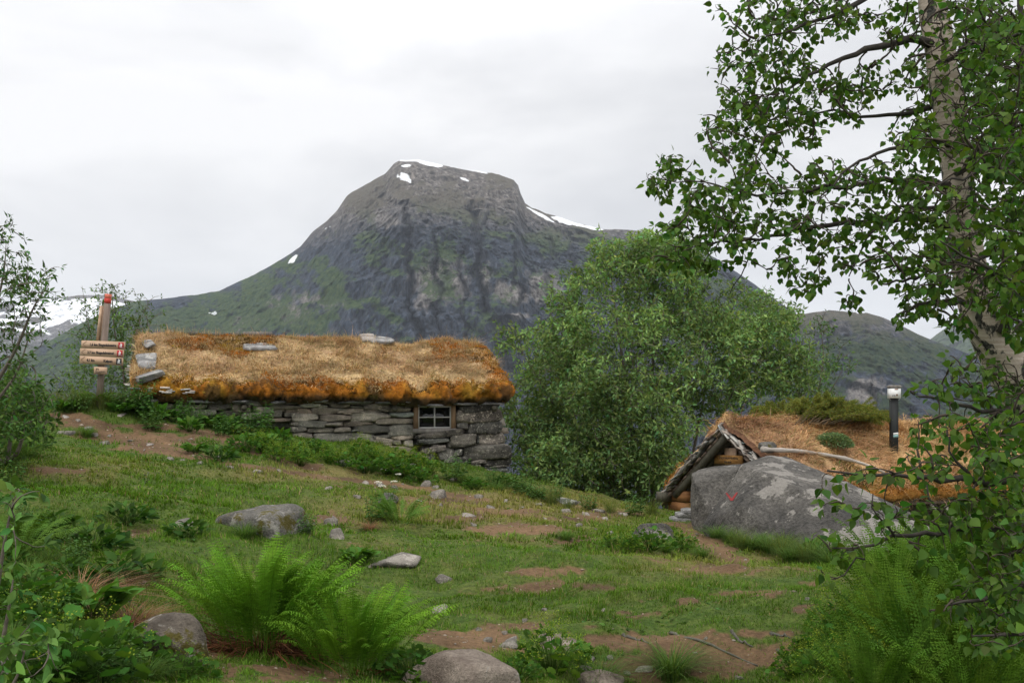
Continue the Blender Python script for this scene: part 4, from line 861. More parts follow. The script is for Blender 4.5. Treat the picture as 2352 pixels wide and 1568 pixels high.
# gable: logs and planks set back under the roof
GS = .24
mb = MB(); z = -1.95; r = rng(10); k = 0
while z < RZ - .16:
    hgt = r.uniform(.10, .17); zt = z + hgt; ht = RZ - .10 - zt
    cl = -min(ht * 1.28 / 1.08 * 1.0, 1.12) ; cr_ = min(ht * 1.42 / .90, 1.30)
    if cr_ - cl < .06: break
    c = KP(np.array(GS + r.uniform(-.012, .012)), np.array((cl + cr_) / 2), np.array(z + hgt / 2)); box(mb, c, KC, KA, ZA, cr_ - cl, .09, hgt - .012, (.5, .5, .5)); z = zt
gw = mb.build('gable_wall', M['darkwood'], khut)
mb = MB()
for k in range(3):      # squared logs with fresh orange ends at the left corner
    c = KP(np.array(GS - .10), np.array(-1.0 + .04 * k), np.array(-1.50 - .165 * k)); box(mb, c, KC, KA, ZA, .42, .16, .15, (.5, .5, .5))
lg = mb.build('corner_logs', M['orangewood'], khut)
mb = MB(); c = KP(np.array(GS - .26), np.array(-1.16), np.array(-1.52)); box(mb, c, KC, KA, ZA, .13, .20, .14, (.5, .5, .5)); mb.build('log_end', M['logwood'], khut)
mb = MB()               # walls along both sides and the back
for k in range(5):
    for cc, yy in ((1.18, 0), (-1.06, 0)):
        tubes(mb, np.stack([KP(np.array(t_), np.array(cc), np.array(-1.53 - .15 * k + float(sagk(np.array(t_))))) for t_ in np.linspace(GS + .06, 5.4, 6)]), np.full(6, .076), 8, (.5, .5, .5))
    c = KP(np.array(5.4), np.array(.06), np.array(-1.68 - .15 * k)); box(mb, c, KC, KA, ZA, 2.2, .1, .14, (.5, .5, .5))
mb.build('side_wall', M['darkwood'], khut, True)
# rafters seen under the left overhang
for k, (s_, u1) in enumerate(((.07, 1.42), (.19, 1.52))):
    pts = []
    for u in np.linspace(.0, u1, 8): p, d_, n_ = slope_pt(-1, u, s_, -.10); pts.append(p)
    mb = MB(); tubes(mb, np.array(pts), np.linspace(.062, .058, 8), 10, (.5, .5, .5)); mb.build('rafter', M['logwood'], khut, True)
# grey boards leaning on the side wall
for k, (px, py0, py1, w) in enumerate(((2160, 1135, 1195, .10), (2215, 1140, 1215, .12), (2120, 1128, 1180, .06))):
    p0 = hit(px, py0, KP(np.array(0.), np.array(1.34), np.array(0.)), KC); p1 = p0 + np.array([.16, -.12, -(py1 - py0) / F * p0[1]])
    mb = MB(); Zd = unit(p0 - p1); box(mb, (p0 + p1) / 2, KA, unit(np.cross(KA, Zd)), Zd, w, .025, np.linalg.norm(p0 - p1), (.5, .5, .5)); tag(mb.build('plank', M['polewood'], None, origin=(p0 + p1) / 2), ('middle pale', 'right pale', 'narrow left')[k] + ' plank leaning against the side wall of the wooden hut', 'plank', 'planks leaning against the wooden hut')

# ---- lettering helpers
def text_mesh(name, body, size, bold=.0, italic=0.0, spacing=1.0):
    cu = bpy.data.curves.new(name, 'FONT'); cu.body = body; cu.size = size; cu.offset = bold; cu.shear = italic; cu.space_character = spacing; cu.resolution_u = 3; cu.extrude = .0008
    o = bpy.data.objects.new(name, cu); COL.objects.link(o); bpy.context.view_layer.update()
    me = bpy.data.meshes.new_from_object(o.evaluated_get(bpy.context.evaluated_depsgraph_get())); bpy.data.objects.remove(o); bpy.data.curves.remove(cu); me.name = name
    return me
def put_text(body, origin, X, Z, size, mt, parent, width=None, bold=.0, name='lettering', italic=0.0, po=None):
    me = text_mesh(name, body, size, bold, italic); v = np.empty(len(me.vertices) * 3); me.vertices.foreach_get('co', v); v = v.reshape(-1, 3); wd = v[:, 0].max() - v[:, 0].min(); k = width / wd if width else 1
    Yn = np.cross(X, Z); v = origin + X * ((v[:, 0:1] - v[:, 0].min()) * k) + Z * v[:, 1:2] - Yn * (-v[:, 2:3]) * -1
    v = v - (po if po is not None else 0); me.vertices.foreach_set('co', v.astype(np.float32).ravel()); me.materials.clear(); me.materials.append(mt); me.update()
    o = bpy.data.objects.new(name, me); COL.objects.link(o); o.parent = parent; return o

# ---- name plaque on the gable
pn = -KA; X_ = KC                                                       # faces out of the gable, reads along KC
pc = hit(1674, 1055, KP(np.array(GS - .10), np.array(0.), np.array(0.)), KA)
plq = thing('name_plaque', tuple(pc), 'orange wooden name plaque nailed to the gable of the wooden hut', 'sign')
Xp = unit(X_ + ZA * .03); Zp = np.cross(pn, Xp) * -1; Zp = Zp if Zp[2] > 0 else -Zp
sc_ = 1 / abs((np.dot(X_, XA)) - (np.dot(X_, YA)) * (pc[0] / pc[1])); wv = 64 / F * pc[1] * sc_
mb = MB(); box(mb, pc, Xp, pn, Zp, wv, .03, .12, (.5, .5, .5)); bd = mb.build('board', M['plaquewood'], plq)
mb = MB(); box(mb, pc - pn * .035 + Zp * .012 + Xp * wv * .02, Xp, pn, Zp, wv * .40, .035, .29, (.5, .5, .5)); mb.build('backing_board', M['boardwood'], plq)
put_text('Homlongsetra', pc + pn * .0165 - Xp * wv * .31 + Zp * .006, Xp, Zp, .062, M['black'], bd, wv * .66, .0012, po=pc)
put_text('500 moh', pc + pn * .0165 - Xp * wv * .14 - Zp * .045, Xp, Zp, .036, M['black'], bd, wv * .26, .0008, po=pc)

# ---- things on and beside the wooden hut
def k_roof(px, py):
    best = None
    for c_ in np.linspace(-.3, 1.6, 200):
        z = np.interp(c_, [-.3, -.08, .12, .4, .8, 1.2, 1.52], [-.49, -.36, -.36, -.46, -.68, -.94, -1.2]); rr = np.array([(px - CX) / F, 1, (HY - py) / F]); p0 = K0 + KC * c_; t_ = np.dot(p0, KC) / np.dot(rr, KC); pt = rr * t_
        s_ = np.dot(pt - K0, KA); e = abs(pt[2] - z - float(sagk(np.array(s_))))
        if best is None or e < best[0]: best = (e, pt)
    return best[1]
pb = k_roof(2053, 1035)
h_ = 150 / F * pb[1]; post = thing('marker_post', tuple(pb), 'black tarred post with a white box standing on the turf roof of the wooden hut', 'post')
mb = MB(); box(mb, pb + ZA * (h_ * .44 - .1), XA, YA, ZA, .098, .09, h_ * .88 + .2, (.5, .5, .5)); mb.build('post', M['postblack'], post)
bc_ = pb + ZA * h_ * .88; mb = MB(); box(mb, bc_ - YA * .01, XA, YA, ZA, .145, .13, .135, (.5, .5, .5)); wb = mb.build('white_box', M['white'], post)
mb = MB(); box(mb, bc_ - YA * .078 + ZA * .058 + XA * .01, XA, YA, ZA, .05, .004, .012, (.5, .5, .5)); mb.build('label_strip', M['orangewood'], wb)
put_text('FS', bc_ - YA * .0765 - XA * .045 - ZA * .045, XA, ZA, .03, M['black'], wb, .04, 0, po=pb); mb = MB(); box(mb, bc_ - YA * .077 + XA * .018 - ZA * .022, XA, YA, ZA, .022, .004, .026, (.5, .5, .5)); mb.build('lock', M['framewood'], wb)
mb = MB(); v, f = blob(box_planes(np.zeros(3), XA, YA, ZA, .085, .08, .022, rng(2), .1, 3), np.zeros(3), 3, 12, .06, 3, 5); mb.add(v + pb + ZA * (h_ * .88 + .092), f); mb.build('cap', M['greywood'], post, True)
mb = MB(); a = np.linspace(math.pi, 2 * math.pi, 10); tubes(mb, np.stack([bc_[0] + .085 * np.cos(a), np.full(10, bc_[1] - .03), bc_[2] - .05 + .06 * np.sin(a)], -1), np.full(10, .0035), 4, (.5, .5, .5)); mb.build('wire', M['wire'], post)
for k, (dz, mt) in enumerate(((.245, 'white'), (.21, 'teal'))):
    mb = MB(); box(mb, pb + ZA * dz * 1.0 - YA * .0475 + XA * .012, unit(XA + ZA * .13), YA, unit(ZA - XA * .13), .07, .004, .026 + .012 * k, (.5, .5, .5)); mb.build('sticker', M[mt], post)
# weathered pole across the near slope
pts = np.array([k_roof(x, y) + ZA * .05 - YA * .02 for x, y in ((1750,1040),(1795,1043),(1830,1043),(1880,1050),(1920,1056),(1960,1066),(2000,1078),(2030,1093))])
pts = resample(pts, 14); mb = MB(); tubes(mb, pts, .030 * np.linspace(1.15, .6, 14) * (1 + .12 * rng(3).normal(size=14)), 9, (.5, .5, .5)); tag(mb.build('bleached_pole', M['polewood'], None, True, origin=pts[7]), 'bleached bent wooden pole lying across the turf roof of the wooden hut', 'pole')
c = k_roof(1762, 1032) + ZA * .03; v, f = rock_mesh(.20, .14, .13, 66, 4); mb = MB(); mb.add(v + c, f); tag(mb.build('roof_stone', M['mossrock'], None, True, origin=c), 'pale lichened stone on the turf beside the end of the bleached pole', 'stone')
for k, (x0, y0, x1, y1) in enumerate(((1540,1186,1588,1198),(1552,1176,1590,1187),(1566,1168,1592,1177),(1558,1196,1600,1206))):
    g = G((x0 + x1) / 2, 1205); D = 14.2; c = P((x0 + x1) / 2, (y0 + y1) / 2, D).ravel(); v, f = blob(box_planes(np.zeros(3), XA, YA, ZA, 1, 1, 1, rng(70 + k), .1, 4), np.zeros(3), 3, 14, .05, 2.5, k); mb = MB(); mb.add(v * np.array([(x1 - x0) / F * D / 2, .16, (y1 - y0) / F * D / 2 * 1.05]) + c, f)
    tag(mb.build('step_stone', M['slab'], None, True, origin=c), ('second flat stone from the bottom', 'third flat stone from the bottom', 'topmost pale flat stone', 'bottom flat stone')[k] + ' of the low stack by the wooden hut', 'stone', 'flat stones stacked by the wooden hut')

# ================================================================ signpost
SD = 15.9; sb = G(225, 940); base = P(225, 945, SD).ravel(); top = P(247, 697, SD).ravel(); tipz = P(248.5, 684, SD).ravel()
sg = thing('signpost', tuple(base), 'leaning wooden trail signpost with arrow boards and a red top beside the path', 'signpost')
Zs = unit(top - base); Xs = unit(np.cross(YA, Zs)); Xs = Xs if Xs[0] > 0 else -Xs; pw = 11.5 / F * SD
mb = MB(); Lp = np.linalg.norm(top - base); box(mb, (base + top) / 2 - Zs * .1, Xs, YA, Zs, pw, .07, Lp + .2, (.5, .5, .5)); pst = mb.build('post', M['postwood'], sg)
mb = MB(); c = top + Zs * .037; box(mb, c + Zs * .0015, Xs, YA, Zs, pw * 1.04, .075, .07, (.5, .5, .5)); mb.build('red_tip', M['red'], pst)
mb = MB(); box(mb, top + Zs * .105, Xs, YA, Zs, pw * 1.02, .072, .065, (.5, .5, .5)); mb.build('faded_red_tip', M['redlight'], pst)
mb = MB(); c = P(236, 740, SD - .0).ravel() - Xs * .0; c = (P(240, 710, SD).ravel() + P(231, 775, SD).ravel()) / 2 - Xs * (.035); box(mb, c, Xs, YA, unit(Zs + Xs * .02), .03, .09, .50, (.5, .5, .5)); mb.build('side_board', M['boardwood'], sg)
def signboard(cx, cy, wpx, hpx, sl, dark, texts, hiker=True, tip=True, label=None):
    c = P(cx, cy, SD - .075).ravel(); X = unit(XA - ZA * sl); Z = unit(np.cross(X, YA)); w = wpx / F * SD; h = hpx / F * SD
    mb = MB(); box(mb, c, X, YA, Z, w, .028, h, (.5, .5, .5)); b = mb.build('arrow_board' if tip else 'small_board', M['boardwood'], sg)
    if label: b['label'] = label
    fr_ = c - YA * .0155
    if tip:
        mb = MB(); x0 = -w / 2 + .02
        for s in (-1, 1):
            p0 = fr_ + X * x0; p1 = fr_ + X * (x0 + .055) + Z * s * h * .40; Dd = unit(p1 - p0); box(mb, (p0 + p1) / 2, Dd, YA, np.cross(Dd, YA), np.linalg.norm(p1 - p0), .002, .005, (.5, .5, .5))
        mb.build('arrow_groove', M['framewood'], b)
    for body, xo, zo, size, width, bold in texts: put_text(body, fr_ + X * (xo - w / 2) + Z * zo, X, Z, size, M['black'], b, width, bold, po=base)
    if hiker:
        hc = fr_ + X * (w / 2 - .052); mb = MB(); box(mb, hc, X, YA, Z, .078, .002, .085, (.5, .5, .5)); sq = mb.build('pictogram', M['black' if dark else 'signred'], b)
        mb = MB(); q0 = hc - YA * .0012
        def st(xa, za, xb, zb, t_):
            pa = q0 + X * xa + Z * za; pb_ = q0 + X * xb + Z * zb; Dd = unit(pb_ - pa); box(mb, (pa + pb_) / 2, Dd, YA, np.cross(Dd, YA), np.linalg.norm(pb_ - pa) + t_ * .5, .0016 + .0002 * len(mb.v), t_, (.5, .5, .5))
        st(-.006, .028, -.001, .030, .012); st(-.001, .016, .003, -.006, .015); st(.011, .018, .012, .000, .010); st(.003, -.006, .010, -.032, .007); st(.001, -.006, -.009, -.018, .007); st(-.009, -.018, -.008, -.033, .006); st(-.002, .012, -.017, .002, .005); st(-.018, .006, -.022, -.032, .003); st(.026, -.026, .030, -.033, .006)
        mb.build('hiker_symbol', M['white'], b) if False else None
        o_ = mb.build('hiker_symbol', M['white'], b)
signboard(237.5, 792, 99, 17.5, .035, False, [('1,6 km Skagedalssætra', .125, -.018, .052, .375,   .0022)], label='top arrow board reading 1,6 km Skagedalssætra')
signboard(234.5, 810, 99, 17.5, .035, False, [('3,7 km Skagedalsvatnet', .105, -.018, .052, .385,   .0022)], label='middle arrow board reading 3,7 km Skagedalsvatnet')
signboard(233, 828, 98, 17.5, .050, True, [('4,1 km', .10, -.018, .052, .115, .0022), ('Keipen', .345, -.020, .052, .13,   .0022)], label='lowest arrow board reading 4,1 km Keipen with a black pictogram')
signboard(231, 851, 29, 16.5, .03, True, [('Geirangerfjorden', .02, -.020, .024, .14, 0), ('Verdsarv', .02, -.040, .020, .08, 0)], False, False, 'small board with an emblem and two small lines')
c = P(231, 851, SD - .0915).ravel(); mb = MB()
for xo, zo, a, b_ in ((-.062, .020, .008, .028), (-.034, .020, .008, .028), (-.048, .030, .020, .008)): box(mb, c + XA * xo + ZA * zo, XA, YA, ZA, a, .002, b_, (.5, .5, .5))
mb.build('emblem', M['black'], [o for o in sg.children if o.name.startswith('small_board')][0])
# ================================================================ trees and shrubs
def branch_pts(l, n=None):
    """(px,py,depth,radius_m) list -> smooth polyline with radius"""
    p = np.array([list(P(a, b, c).ravel()) + [r] for a, b, c, r in l]); L = np.linalg.norm(np.diff(p[:, :3], axis=0), axis=1).sum()
    return resample(p, n or max(6, int(L / .06)))
def grow(mains, att, r, twig_r=.004, sag=.12, npt=9, reach=None, wob=.03):
    """join every target point to the nearest wood by a thin curved twig"""
    nodes = np.concatenate([m[:, :3] for m in mains]); tang = np.concatenate([unit(np.gradient(m[:, :3], axis=0)) for m in mains])
    d0 = np.array([np.min(np.linalg.norm(nodes - a, axis=1)) for a in att]); att = att[np.argsort(d0)]; tw = []
    buf = np.zeros((len(nodes) + len(att) * 3, 3)); bt = np.zeros_like(buf); n = len(nodes); buf[:n] = nodes; bt[:n] = tang
    for a in att:
        v = a - buf[:n]; d = np.linalg.norm(v, axis=1); al = (v * bt[:n]).sum(1) / (d + 1e-6); i = np.argmin(d * (1.35 - .45 * al))
        p0 = buf[i]; L = d[i]
        if L < .02 or (reach and L > reach): continue
        c = p0 + bt[i] * L * .35 + (a - p0) * .25 + np.array([0, 0, sag * L]) + r.normal(size=3) * wob * L; t = np.linspace(0, 1, npt)[:, None]
        q = (1 - t) ** 2 * p0 + 2 * t * (1 - t) * c + t * t * a; q[1:-1] += r.normal(size=(npt - 2, 3)) * .012 * L
        tw.append(q)
        for k in (npt // 3, 2 * npt // 3, npt - 1):
            buf[n] = q[k]; bt[n] = unit(q[min(k + 1, npt - 1)] - q[max(k - 1, 0)]); n += 1
    tw = np.array(tw); Ls = np.linalg.norm(np.diff(tw, axis=1), axis=2).sum(1)
    rd = twig_r * np.clip((Ls / np.median(Ls)), .6, 2.5)[:, None] * np.linspace(1, .35, npt)[None]; return tw, rd, Ls
def leaves_on(tw, Ls, r, spacing, t0=.25, tip=2):
    """leaf roots along twigs: position, twig direction"""
    pos, dr = [], []; k = tw.shape[1]
    cnt = np.maximum(2, (Ls * (1 - t0) / spacing)).astype(int)
    for q, m in zip(tw, cnt):
        t = np.r_[np.linspace(t0, 1, m), np.ones(tip)] * (k - 1); i = np.minimum(t.astype(int), k - 2); f = (t - i)[:, None]
        pos.append(q[i] * (1 - f) + q[i + 1] * f); dr.append(q[i + 1] - q[i])
    return np.concatenate(pos), unit(np.concatenate(dr))
def ell_pts(L, r):
    """target points from photo ellipses (cx,cy,rx,ry,count,depth0,depth1)"""
    out = []
    for cx, cy, rx, ry, n, d0, d1 in L:
        a = r.random(n) * 6.283; q = np.sqrt(r.random(n)); out.append(P(cx + rx * q * np.cos(a), cy + ry * q * np.sin(a), r.uniform(d0, d1, n)))
    return np.concatenate(out)
def add_leaves(mb, tpl, pos, dr, r, size, col, droop=.5, out=.8, v=.2, hue=.12, pet=.012, spread=.6):
    n = len(pos); side = unit(np.cross(dr, r.normal(size=(n, 3)))); X = unit(dr * r.uniform(.1, .9, (n, 1)) + side * out - ZA * droop * r.uniform(.3, 1.4, (n, 1)))
    X, Y, Z = frames(X, r, spread); sz = r.uniform(.5, 1.2, n) * size
    tile(mb, tpl[0], tpl[1], pos + X * pet, X, Y, Z, sz, vary(col, n, r, v, hue)); return X

# ---- big birch
r = rng(11)
birch = thing('birch_tree', (3.0, 5.3, -1.75), 'large birch tree with crooked pale trunk filling the right side of the photo', 'tree')
TR = [(2110,-1250,5.3,.015),(2125,-800,5.25,.03),(2128,-420,5.2,.040),(2134,-60,5.1,.058),(2148,60,5.05,.062),(2165,150,5.0,.066),(2195,350,5.0,.070),(2205,460,4.95,.071),(2216,560,4.95,.072),(2236,660,4.9,.078),(2262,735,4.85,.092),(2292,800,4.85,.088),(2330,880,4.9,.09),(2400,1010,5.0,.10),(2470,1230,5.1,.11),(2520,1420,5.25,.125),(2550,1700,5.3,.15)]
tp = branch_pts(TR, 90); ang = np.arange(20) / 20 * 2 * np.pi
mb = MB(); tubes(mb, tp[:, :3], tp[:, 3], 20, (.5, .5, .5)); v = mb.v[0]; v += (unit(v - np.repeat(tp[:, :3], 20, 0)) * (.012 * fbm(v * 9, 4, 5) + .006 * fbm(v * 30, 2, 6))[:, None])
m, t, b = mat('birch_bark', .8, .3); vv = coords(t); n1 = noise(t, vv, 7, 8, .7, .8); n2 = noise(t, coords(t, (1, 1, 7)), 9, 6, .7); n3 = noise(t, vv, 60, 3)
c = mix(t, ramp(t, n2, [(.42, 0), (.66, 1)]), (.34, .28, .22), (.54, .46, .38)); c = mix(t, ramp(t, n2, [(.66, 0), (.70, 1)]), c, (.14, .11, .09)); c = mix(t, ramp(t, n1, [(.54, 0), (.575, 1)]), c, mix(t, ramp(t, n3, [(.4, 0), (.6, 1)]), (.012, .012, .01), (.07, .068, .055)))
t.links.new(c, b.inputs['Base Color']); bump(t, b, n1, .7, .02)
mb.build('trunk', m, birch, True)
def bp(*l): return branch_pts([tuple(x) for x in l])
UP = [bp((2139,99,5.0,.028),(2086,88,4.95,.024),(2042,97,4.9,.021),(1998,119,4.85,.018),(1928,136,4.8,.014),(1884,154,4.8,.010),(1840,185,4.8,.007),(1790,215,4.8,.004)),
 bp((2130,-80,5.1,.025),(2050,-30,5.0,.02),(1976,0,4.9,.017),(1946,26,4.85,.014),(1875,48,4.8,.010),(1809,70,4.75,.007),(1740,90,4.7,.004)),
 bp((2183,430,4.95,.024),(2120,415,4.85,.019),(2051,409,4.75,.016),(1985,418,4.7,.014),(1919,435,4.65,.011),(1809,437,4.6,.009),(1717,455,4.55,.007),(1647,424,4.5,.005),(1560,415,4.45,.003),(1490,412,4.4,.0025)),
 bp((2195,525,4.95,.026),(2139,505,4.9,.022),(2051,501,4.8,.018),(1941,514,4.7,.015),(1831,523,4.6,.011),(1743,545,4.5,.008),(1650,560,4.4,.006),(1560,566,4.35,.003)),
 bp((1743,548,4.5,.005),(1708,615,4.5,.0035),(1673,681,4.5,.002)),
 bp((2175,230,5.0,.02),(2090,260,5.1,.014),(2000,270,5.15,.010),(1900,250,5.2,.007),(1800,265,5.2,.005),(1700,300,5.2,.003)),
 bp((2195,330,5.0,.02),(2110,330,4.7,.013),(2010,350,4.5,.009),(1930,400,4.4,.006),(1880,470,4.3,.004)),
 bp((2185,470,4.9,.018),(2150,480,4.7,.012),(2060,470,4.5,.009),(1990,540,4.4,.006),(1950,640,4.35,.003)),
 bp((2210,600,4.9,.018),(2160,610,4.6,.012),(2090,640,4.4,.008),(2020,650,4.2,.004)),
 bp((2300,770,4.8,.04),(2325,700,4.7,.034),(2352,600,4.6,.030),(2362,420,4.5,.026),(2350,200,4.5,.02),(2340,-80,4.5,.015)),
 bp((2240,700,4.8,.02),(2180,690,4.4,.013),(2120,690,4.2,.009),(2060,720,4.1,.004)),
 bp((2160,150,4.9,.02),(2230,100,4.5,.014),(2300,90,4.2,.01),(2400,60,4.0,.006)),
 bp((2200,400,4.9,.02),(2260,330,4.4,.013),(2320,300,4.1,.009),(2400,260,3.9,.005)),
 bp((2352,560,4.5,.016),(2290,580,4.2,.011),(2210,610,4.0,.008),(2140,600,3.9,.004)),
 bp((2380,350,4.4,.016),(2300,380,4.0,.010),(2220,400,3.8,.006),(2130,430,3.7,.003)),
 bp((2380,700,4.2,.016),(2310,640,3.8,.011),(2230,600,3.6,.007),(2160,560,3.5,.003))]
TOP = [bp((2125,-500,5.2,.025),(2000,-620,4.9,.018),(1850,-700,4.6,.010),(1750,-720,4.4,.004)), bp((2125,-700,5.2,.022),(2300,-850,4.7,.016),(2500,-950,4.3,.006)), bp((2128,-380,5.2,.025),(2300,-480,4.6,.018),(2520,-520,4.0,.006)), bp((2115,-1000,5.3,.018),(2000,-1150,5.0,.01),(1900,-1250,4.8,.004)), bp((2128,-300,5.2,.022),(1960,-330,5.6,.014),(1800,-330,5.9,.005)), bp((2128,-600,5.2,.022),(2250,-700,5.7,.014),(2400,-760,6.1,.005))]
LOW = [bp((2480,1090,3.6,.016),(2352,1093,3.5,.013),(2294,1108,3.45,.012),(2242,1104,3.4,.011),(2190,1098,3.4,.009),(2136,1096,3.35,.008),(2057,1093,3.3,.006),(1978,1095,3.3,.0045),(1900,1088,3.3,.003)),
 bp((2500,1215,3.5,.014),(2352,1205,3.4,.012),(2262,1212,3.35,.010),(2195,1216,3.3,.009),(2145,1222,3.3,.0075),(2095,1227,3.25,.0065),(2054,1222,3.2,.006),(2019,1254,3.2,.005),(1984,1273,3.2,.0035),(1911,1266,3.2,.002)),
 bp((1984,1273,3.2,.003),(1925,1326,3.2,.002),(1905,1339,3.2,.0015)), bp((2054,1222,3.2,.004),(2016,1193,3.2,.003),(2001,1143,3.2,.002)),
 bp((2195,1216,3.3,.006),(2151,1163,3.3,.004),(2125,1122,3.3,.0025)), bp((2242,1104,3.4,.006),(2189,1058,3.4,.0045),(2178,1010,3.4,.0025)),
 bp((2500,960,4.0,.016),(2352,960,3.9,.012),(2290,950,3.8,.009),(2200,930,3.7,.006),(2100,905,3.7,.003)), bp((2290,950,3.8,.006),(2240,890,3.8,.004),(2180,870,3.8,.0025)),
 bp((2500,1330,3.2,.014),(2352,1340,3.1,.010),(2290,1370,3.0,.007),(2220,1395,3.0,.004),(2150,1400,3.0,.002)),
 bp((2500,860,4.3,.014),(2400,870,4.1,.01),(2330,920,3.9,.008),(2250,1000,3.8,.005)), bp((2480,1460,3.0,.012),(2380,1440,2.9,.008),(2300,1450,2.9,.004),(2230,1470,2.9,.002))]
# each limb ties back to the trunk outside the frame
for b_ in UP: b_[:, 3] *= .75
mains = [tp] + UP + TOP + LOW
for b_ in LOW:
    if b_[0, 1] < 4.6 and b_[0, 0] / b_[0, 1] > .48:
        i = np.argmin(np.abs(tp[:, 2] - (b_[0, 2] - .25))); e = tp[i]; l = resample(np.array([list(e[:3]) + [b_[0, 3] * 1.6], list((e[:3] + b_[0, :3]) / 2 + ZA * .12) + [b_[0, 3] * 1.3], list(b_[0])]), 12); mains.append(l)
mb = MB()
for b_ in mains[1:]: tubes(mb, b_[:, :3] + .006 * rng(len(b_)).normal(size=(len(b_), 3)), b_[:, 3], 7, (.042, .036, .030))
E_UP = [(1762,40,100,55,46,4.6,5.2),(1880,40,90,50,40,4.6,5.3),(1700,150,70,60,34,4.6,5.2),(1800,150,80,50,36,4.6,5.3),(1890,200,60,40,22,4.6,5.3),(1690,250,80,50,38,4.6,5.4),(1790,250,80,50,40,4.6,5.4),(1660,320,60,40,22,4.6,5.3),(1750,340,60,40,24,4.5,5.2),(1860,290,50,40,18,4.6,5.2),(1950,230,50,50,16,4.6,5.2),(2050,50,70,60,30,4.6,5.4),(2010,180,60,40,16,4.6,5.3),(1640,20,12,10,2,4.7,4.9),
 (1545,375,50,28,12,4.3,4.6),(1500,415,34,22,9,4.3,4.5),(1570,430,60,40,20,4.3,4.7),(1650,450,70,50,30,4.3,4.8),(1740,420,60,40,20,4.3,4.9),(1830,430,60,30,18,4.4,4.9),(1890,380,40,40,10,4.3,4.8),(1960,420,70,40,24,4.4,4.9),(2050,400,70,50,28,4.3,4.9),
 (1540,530,45,28,12,4.2,4.5),(1600,520,60,50,24,4.2,4.7),(1690,520,70,50,30,4.2,4.8),(1790,520,60,50,24,4.2,4.8),(1890,510,70,50,26,4.3,4.8),(1990,510,70,50,26,4.3,4.8),(2090,510,70,50,30,4.1,4.8),(1540,590,50,22,12,4.2,4.5),(1610,600,60,26,14,4.2,4.5),(1690,590,30,20,5,4.3,4.5),
 (1795,615,38,26,10,4.3,4.6),(1855,640,42,34,14,4.3,4.6),(1958,680,20,32,7,4.3,4.5),(1960,590,40,40,10,4.3,4.6),(1880,570,50,30,8,4.3,4.6),(2050,600,60,45,20,4.0,4.7),(2100,690,60,40,16,3.9,4.5),(1600,470,50,30,8,4.3,4.6),(1700,390,30,30,6,4.5,4.9),
 (2230,60,120,90,85,3.9,5.3),(2330,150,80,120,70,3.7,5.0),(2210,200,80,80,55,4.0,5.4),(2110,180,50,60,24,4.4,5.3),(2150,320,70,60,40,3.9,5.2),(2270,320,80,90,66,3.6,5.0),(2350,400,60,90,50,3.6,4.8),(2110,440,60,50,28,3.9,4.9),(2230,480,80,70,56,3.6,4.7),(2340,570,60,90,50,3.6,4.6),(2180,600,70,60,44,3.6,4.7),(2270,660,60,50,32,3.6,4.5),(2130,680,60,40,18,3.9,4.5),(2350,720,40,70,28,3.6,4.5),(2400,300,60,300,60,3.8,5.2),(2200,740,40,30,10,3.8,4.3),(2080,730,24,14,5,4.0,4.3),
 (1980,-80,260,60,60,4.6,5.6),(2300,-100,160,70,60,4.2,5.6),(2180,560,60,60,20,5.1,5.8),(2300,200,80,200,60,5.1,5.9),(2090,300,60,60,18,5.0,5.6)]
E_LOW = [(1900,1090,45,25,10,3.2,3.4),(1985,1085,45,30,16,3.2,3.4),(2060,1090,45,30,14,3.2,3.5),(2150,1080,55,40,22,3.2,3.6),(1890,1160,34,28,9,3.1,3.3),(1960,1160,45,35,14,3.1,3.3),(2030,1160,45,35,16,3.1,3.4),(1900,1240,34,30,10,3.1,3.3),(1960,1260,45,30,14,3.1,3.3),(2060,1220,45,30,10,3.1,3.3),(1905,1320,22,24,5,3.1,3.25),(2110,1180,45,40,12,3.1,3.4),(2190,1180,50,50,22,3.1,3.5),
 (2140,985,50,35,16,3.3,3.7),(2210,990,60,50,34,3.3,3.8),(2130,890,40,25,10,3.5,3.8),(2200,880,60,50,26,3.5,3.9),(2290,880,60,60,36,3.6,4.2),(2300,1000,60,70,48,3.3,4.0),(2220,830,50,30,12,3.7,4.1),(2290,1080,60,60,44,3.1,3.7),(2250,1170,60,50,34,3.1,3.6),(2330,1200,50,90,46,3.0,3.6),(2260,1270,60,50,24,3.0,3.5),(2160,1270,50,30,8,3.1,3.3),(2330,1330,50,70,34,2.9,3.4),(2240,1370,60,50,22,2.9,3.3),(2330,1430,50,60,24,2.8,3.2),(2180,1410,45,30,9,2.9,3.1),(2270,1460,50,30,10,2.8,3.1),(2110,1050,40,30,8,3.3,3.6),(2400,1050,50,300,60,3.2,4.2)]
r = rng(12); E_UP = [(a, b_, c, d_, int(n_ * (1.75 if a < 2140 else 2.6 if a < 2240 else 3.2)), e, f) for a, b_, c, d_, n_, e, f in E_UP]; E_UP += [(1850,-650,160,120,70,4.3,5.2),(2020,-500,160,140,90,4.4,5.8),(2300,-520,200,160,130,3.9,5.4),(2450,-900,160,200,90,4.0,5.4),(2100,-850,180,160,90,4.5,5.8),(1950,-1100,160,200,70,4.6,5.6),(1880,-320,140,80,50,5.2,6.1),(2350,-800,160,120,60,5.2,6.2)]; E_LOW = [(a, b_, c, d_, max(2, int(n_ * (.42 if a < 2100 else .85 if a < 2230 else 1.6))), e, f) for a, b_, c, d_, n_, e, f in E_LOW]
att = np.concatenate([ell_pts(E_UP, r), ell_pts(E_LOW, r)]); tw, rd, Ls = grow(mains[1:], att, r, .0028, .10, 8)
tubes(mb, tw, rd, 4, (.05, .038, .028)); mb.build('branches', M['twig'], birch, True)
pos, dr = leaves_on(tw, Ls, r, .0235, .2, 2); print('birch leaves', len(pos))
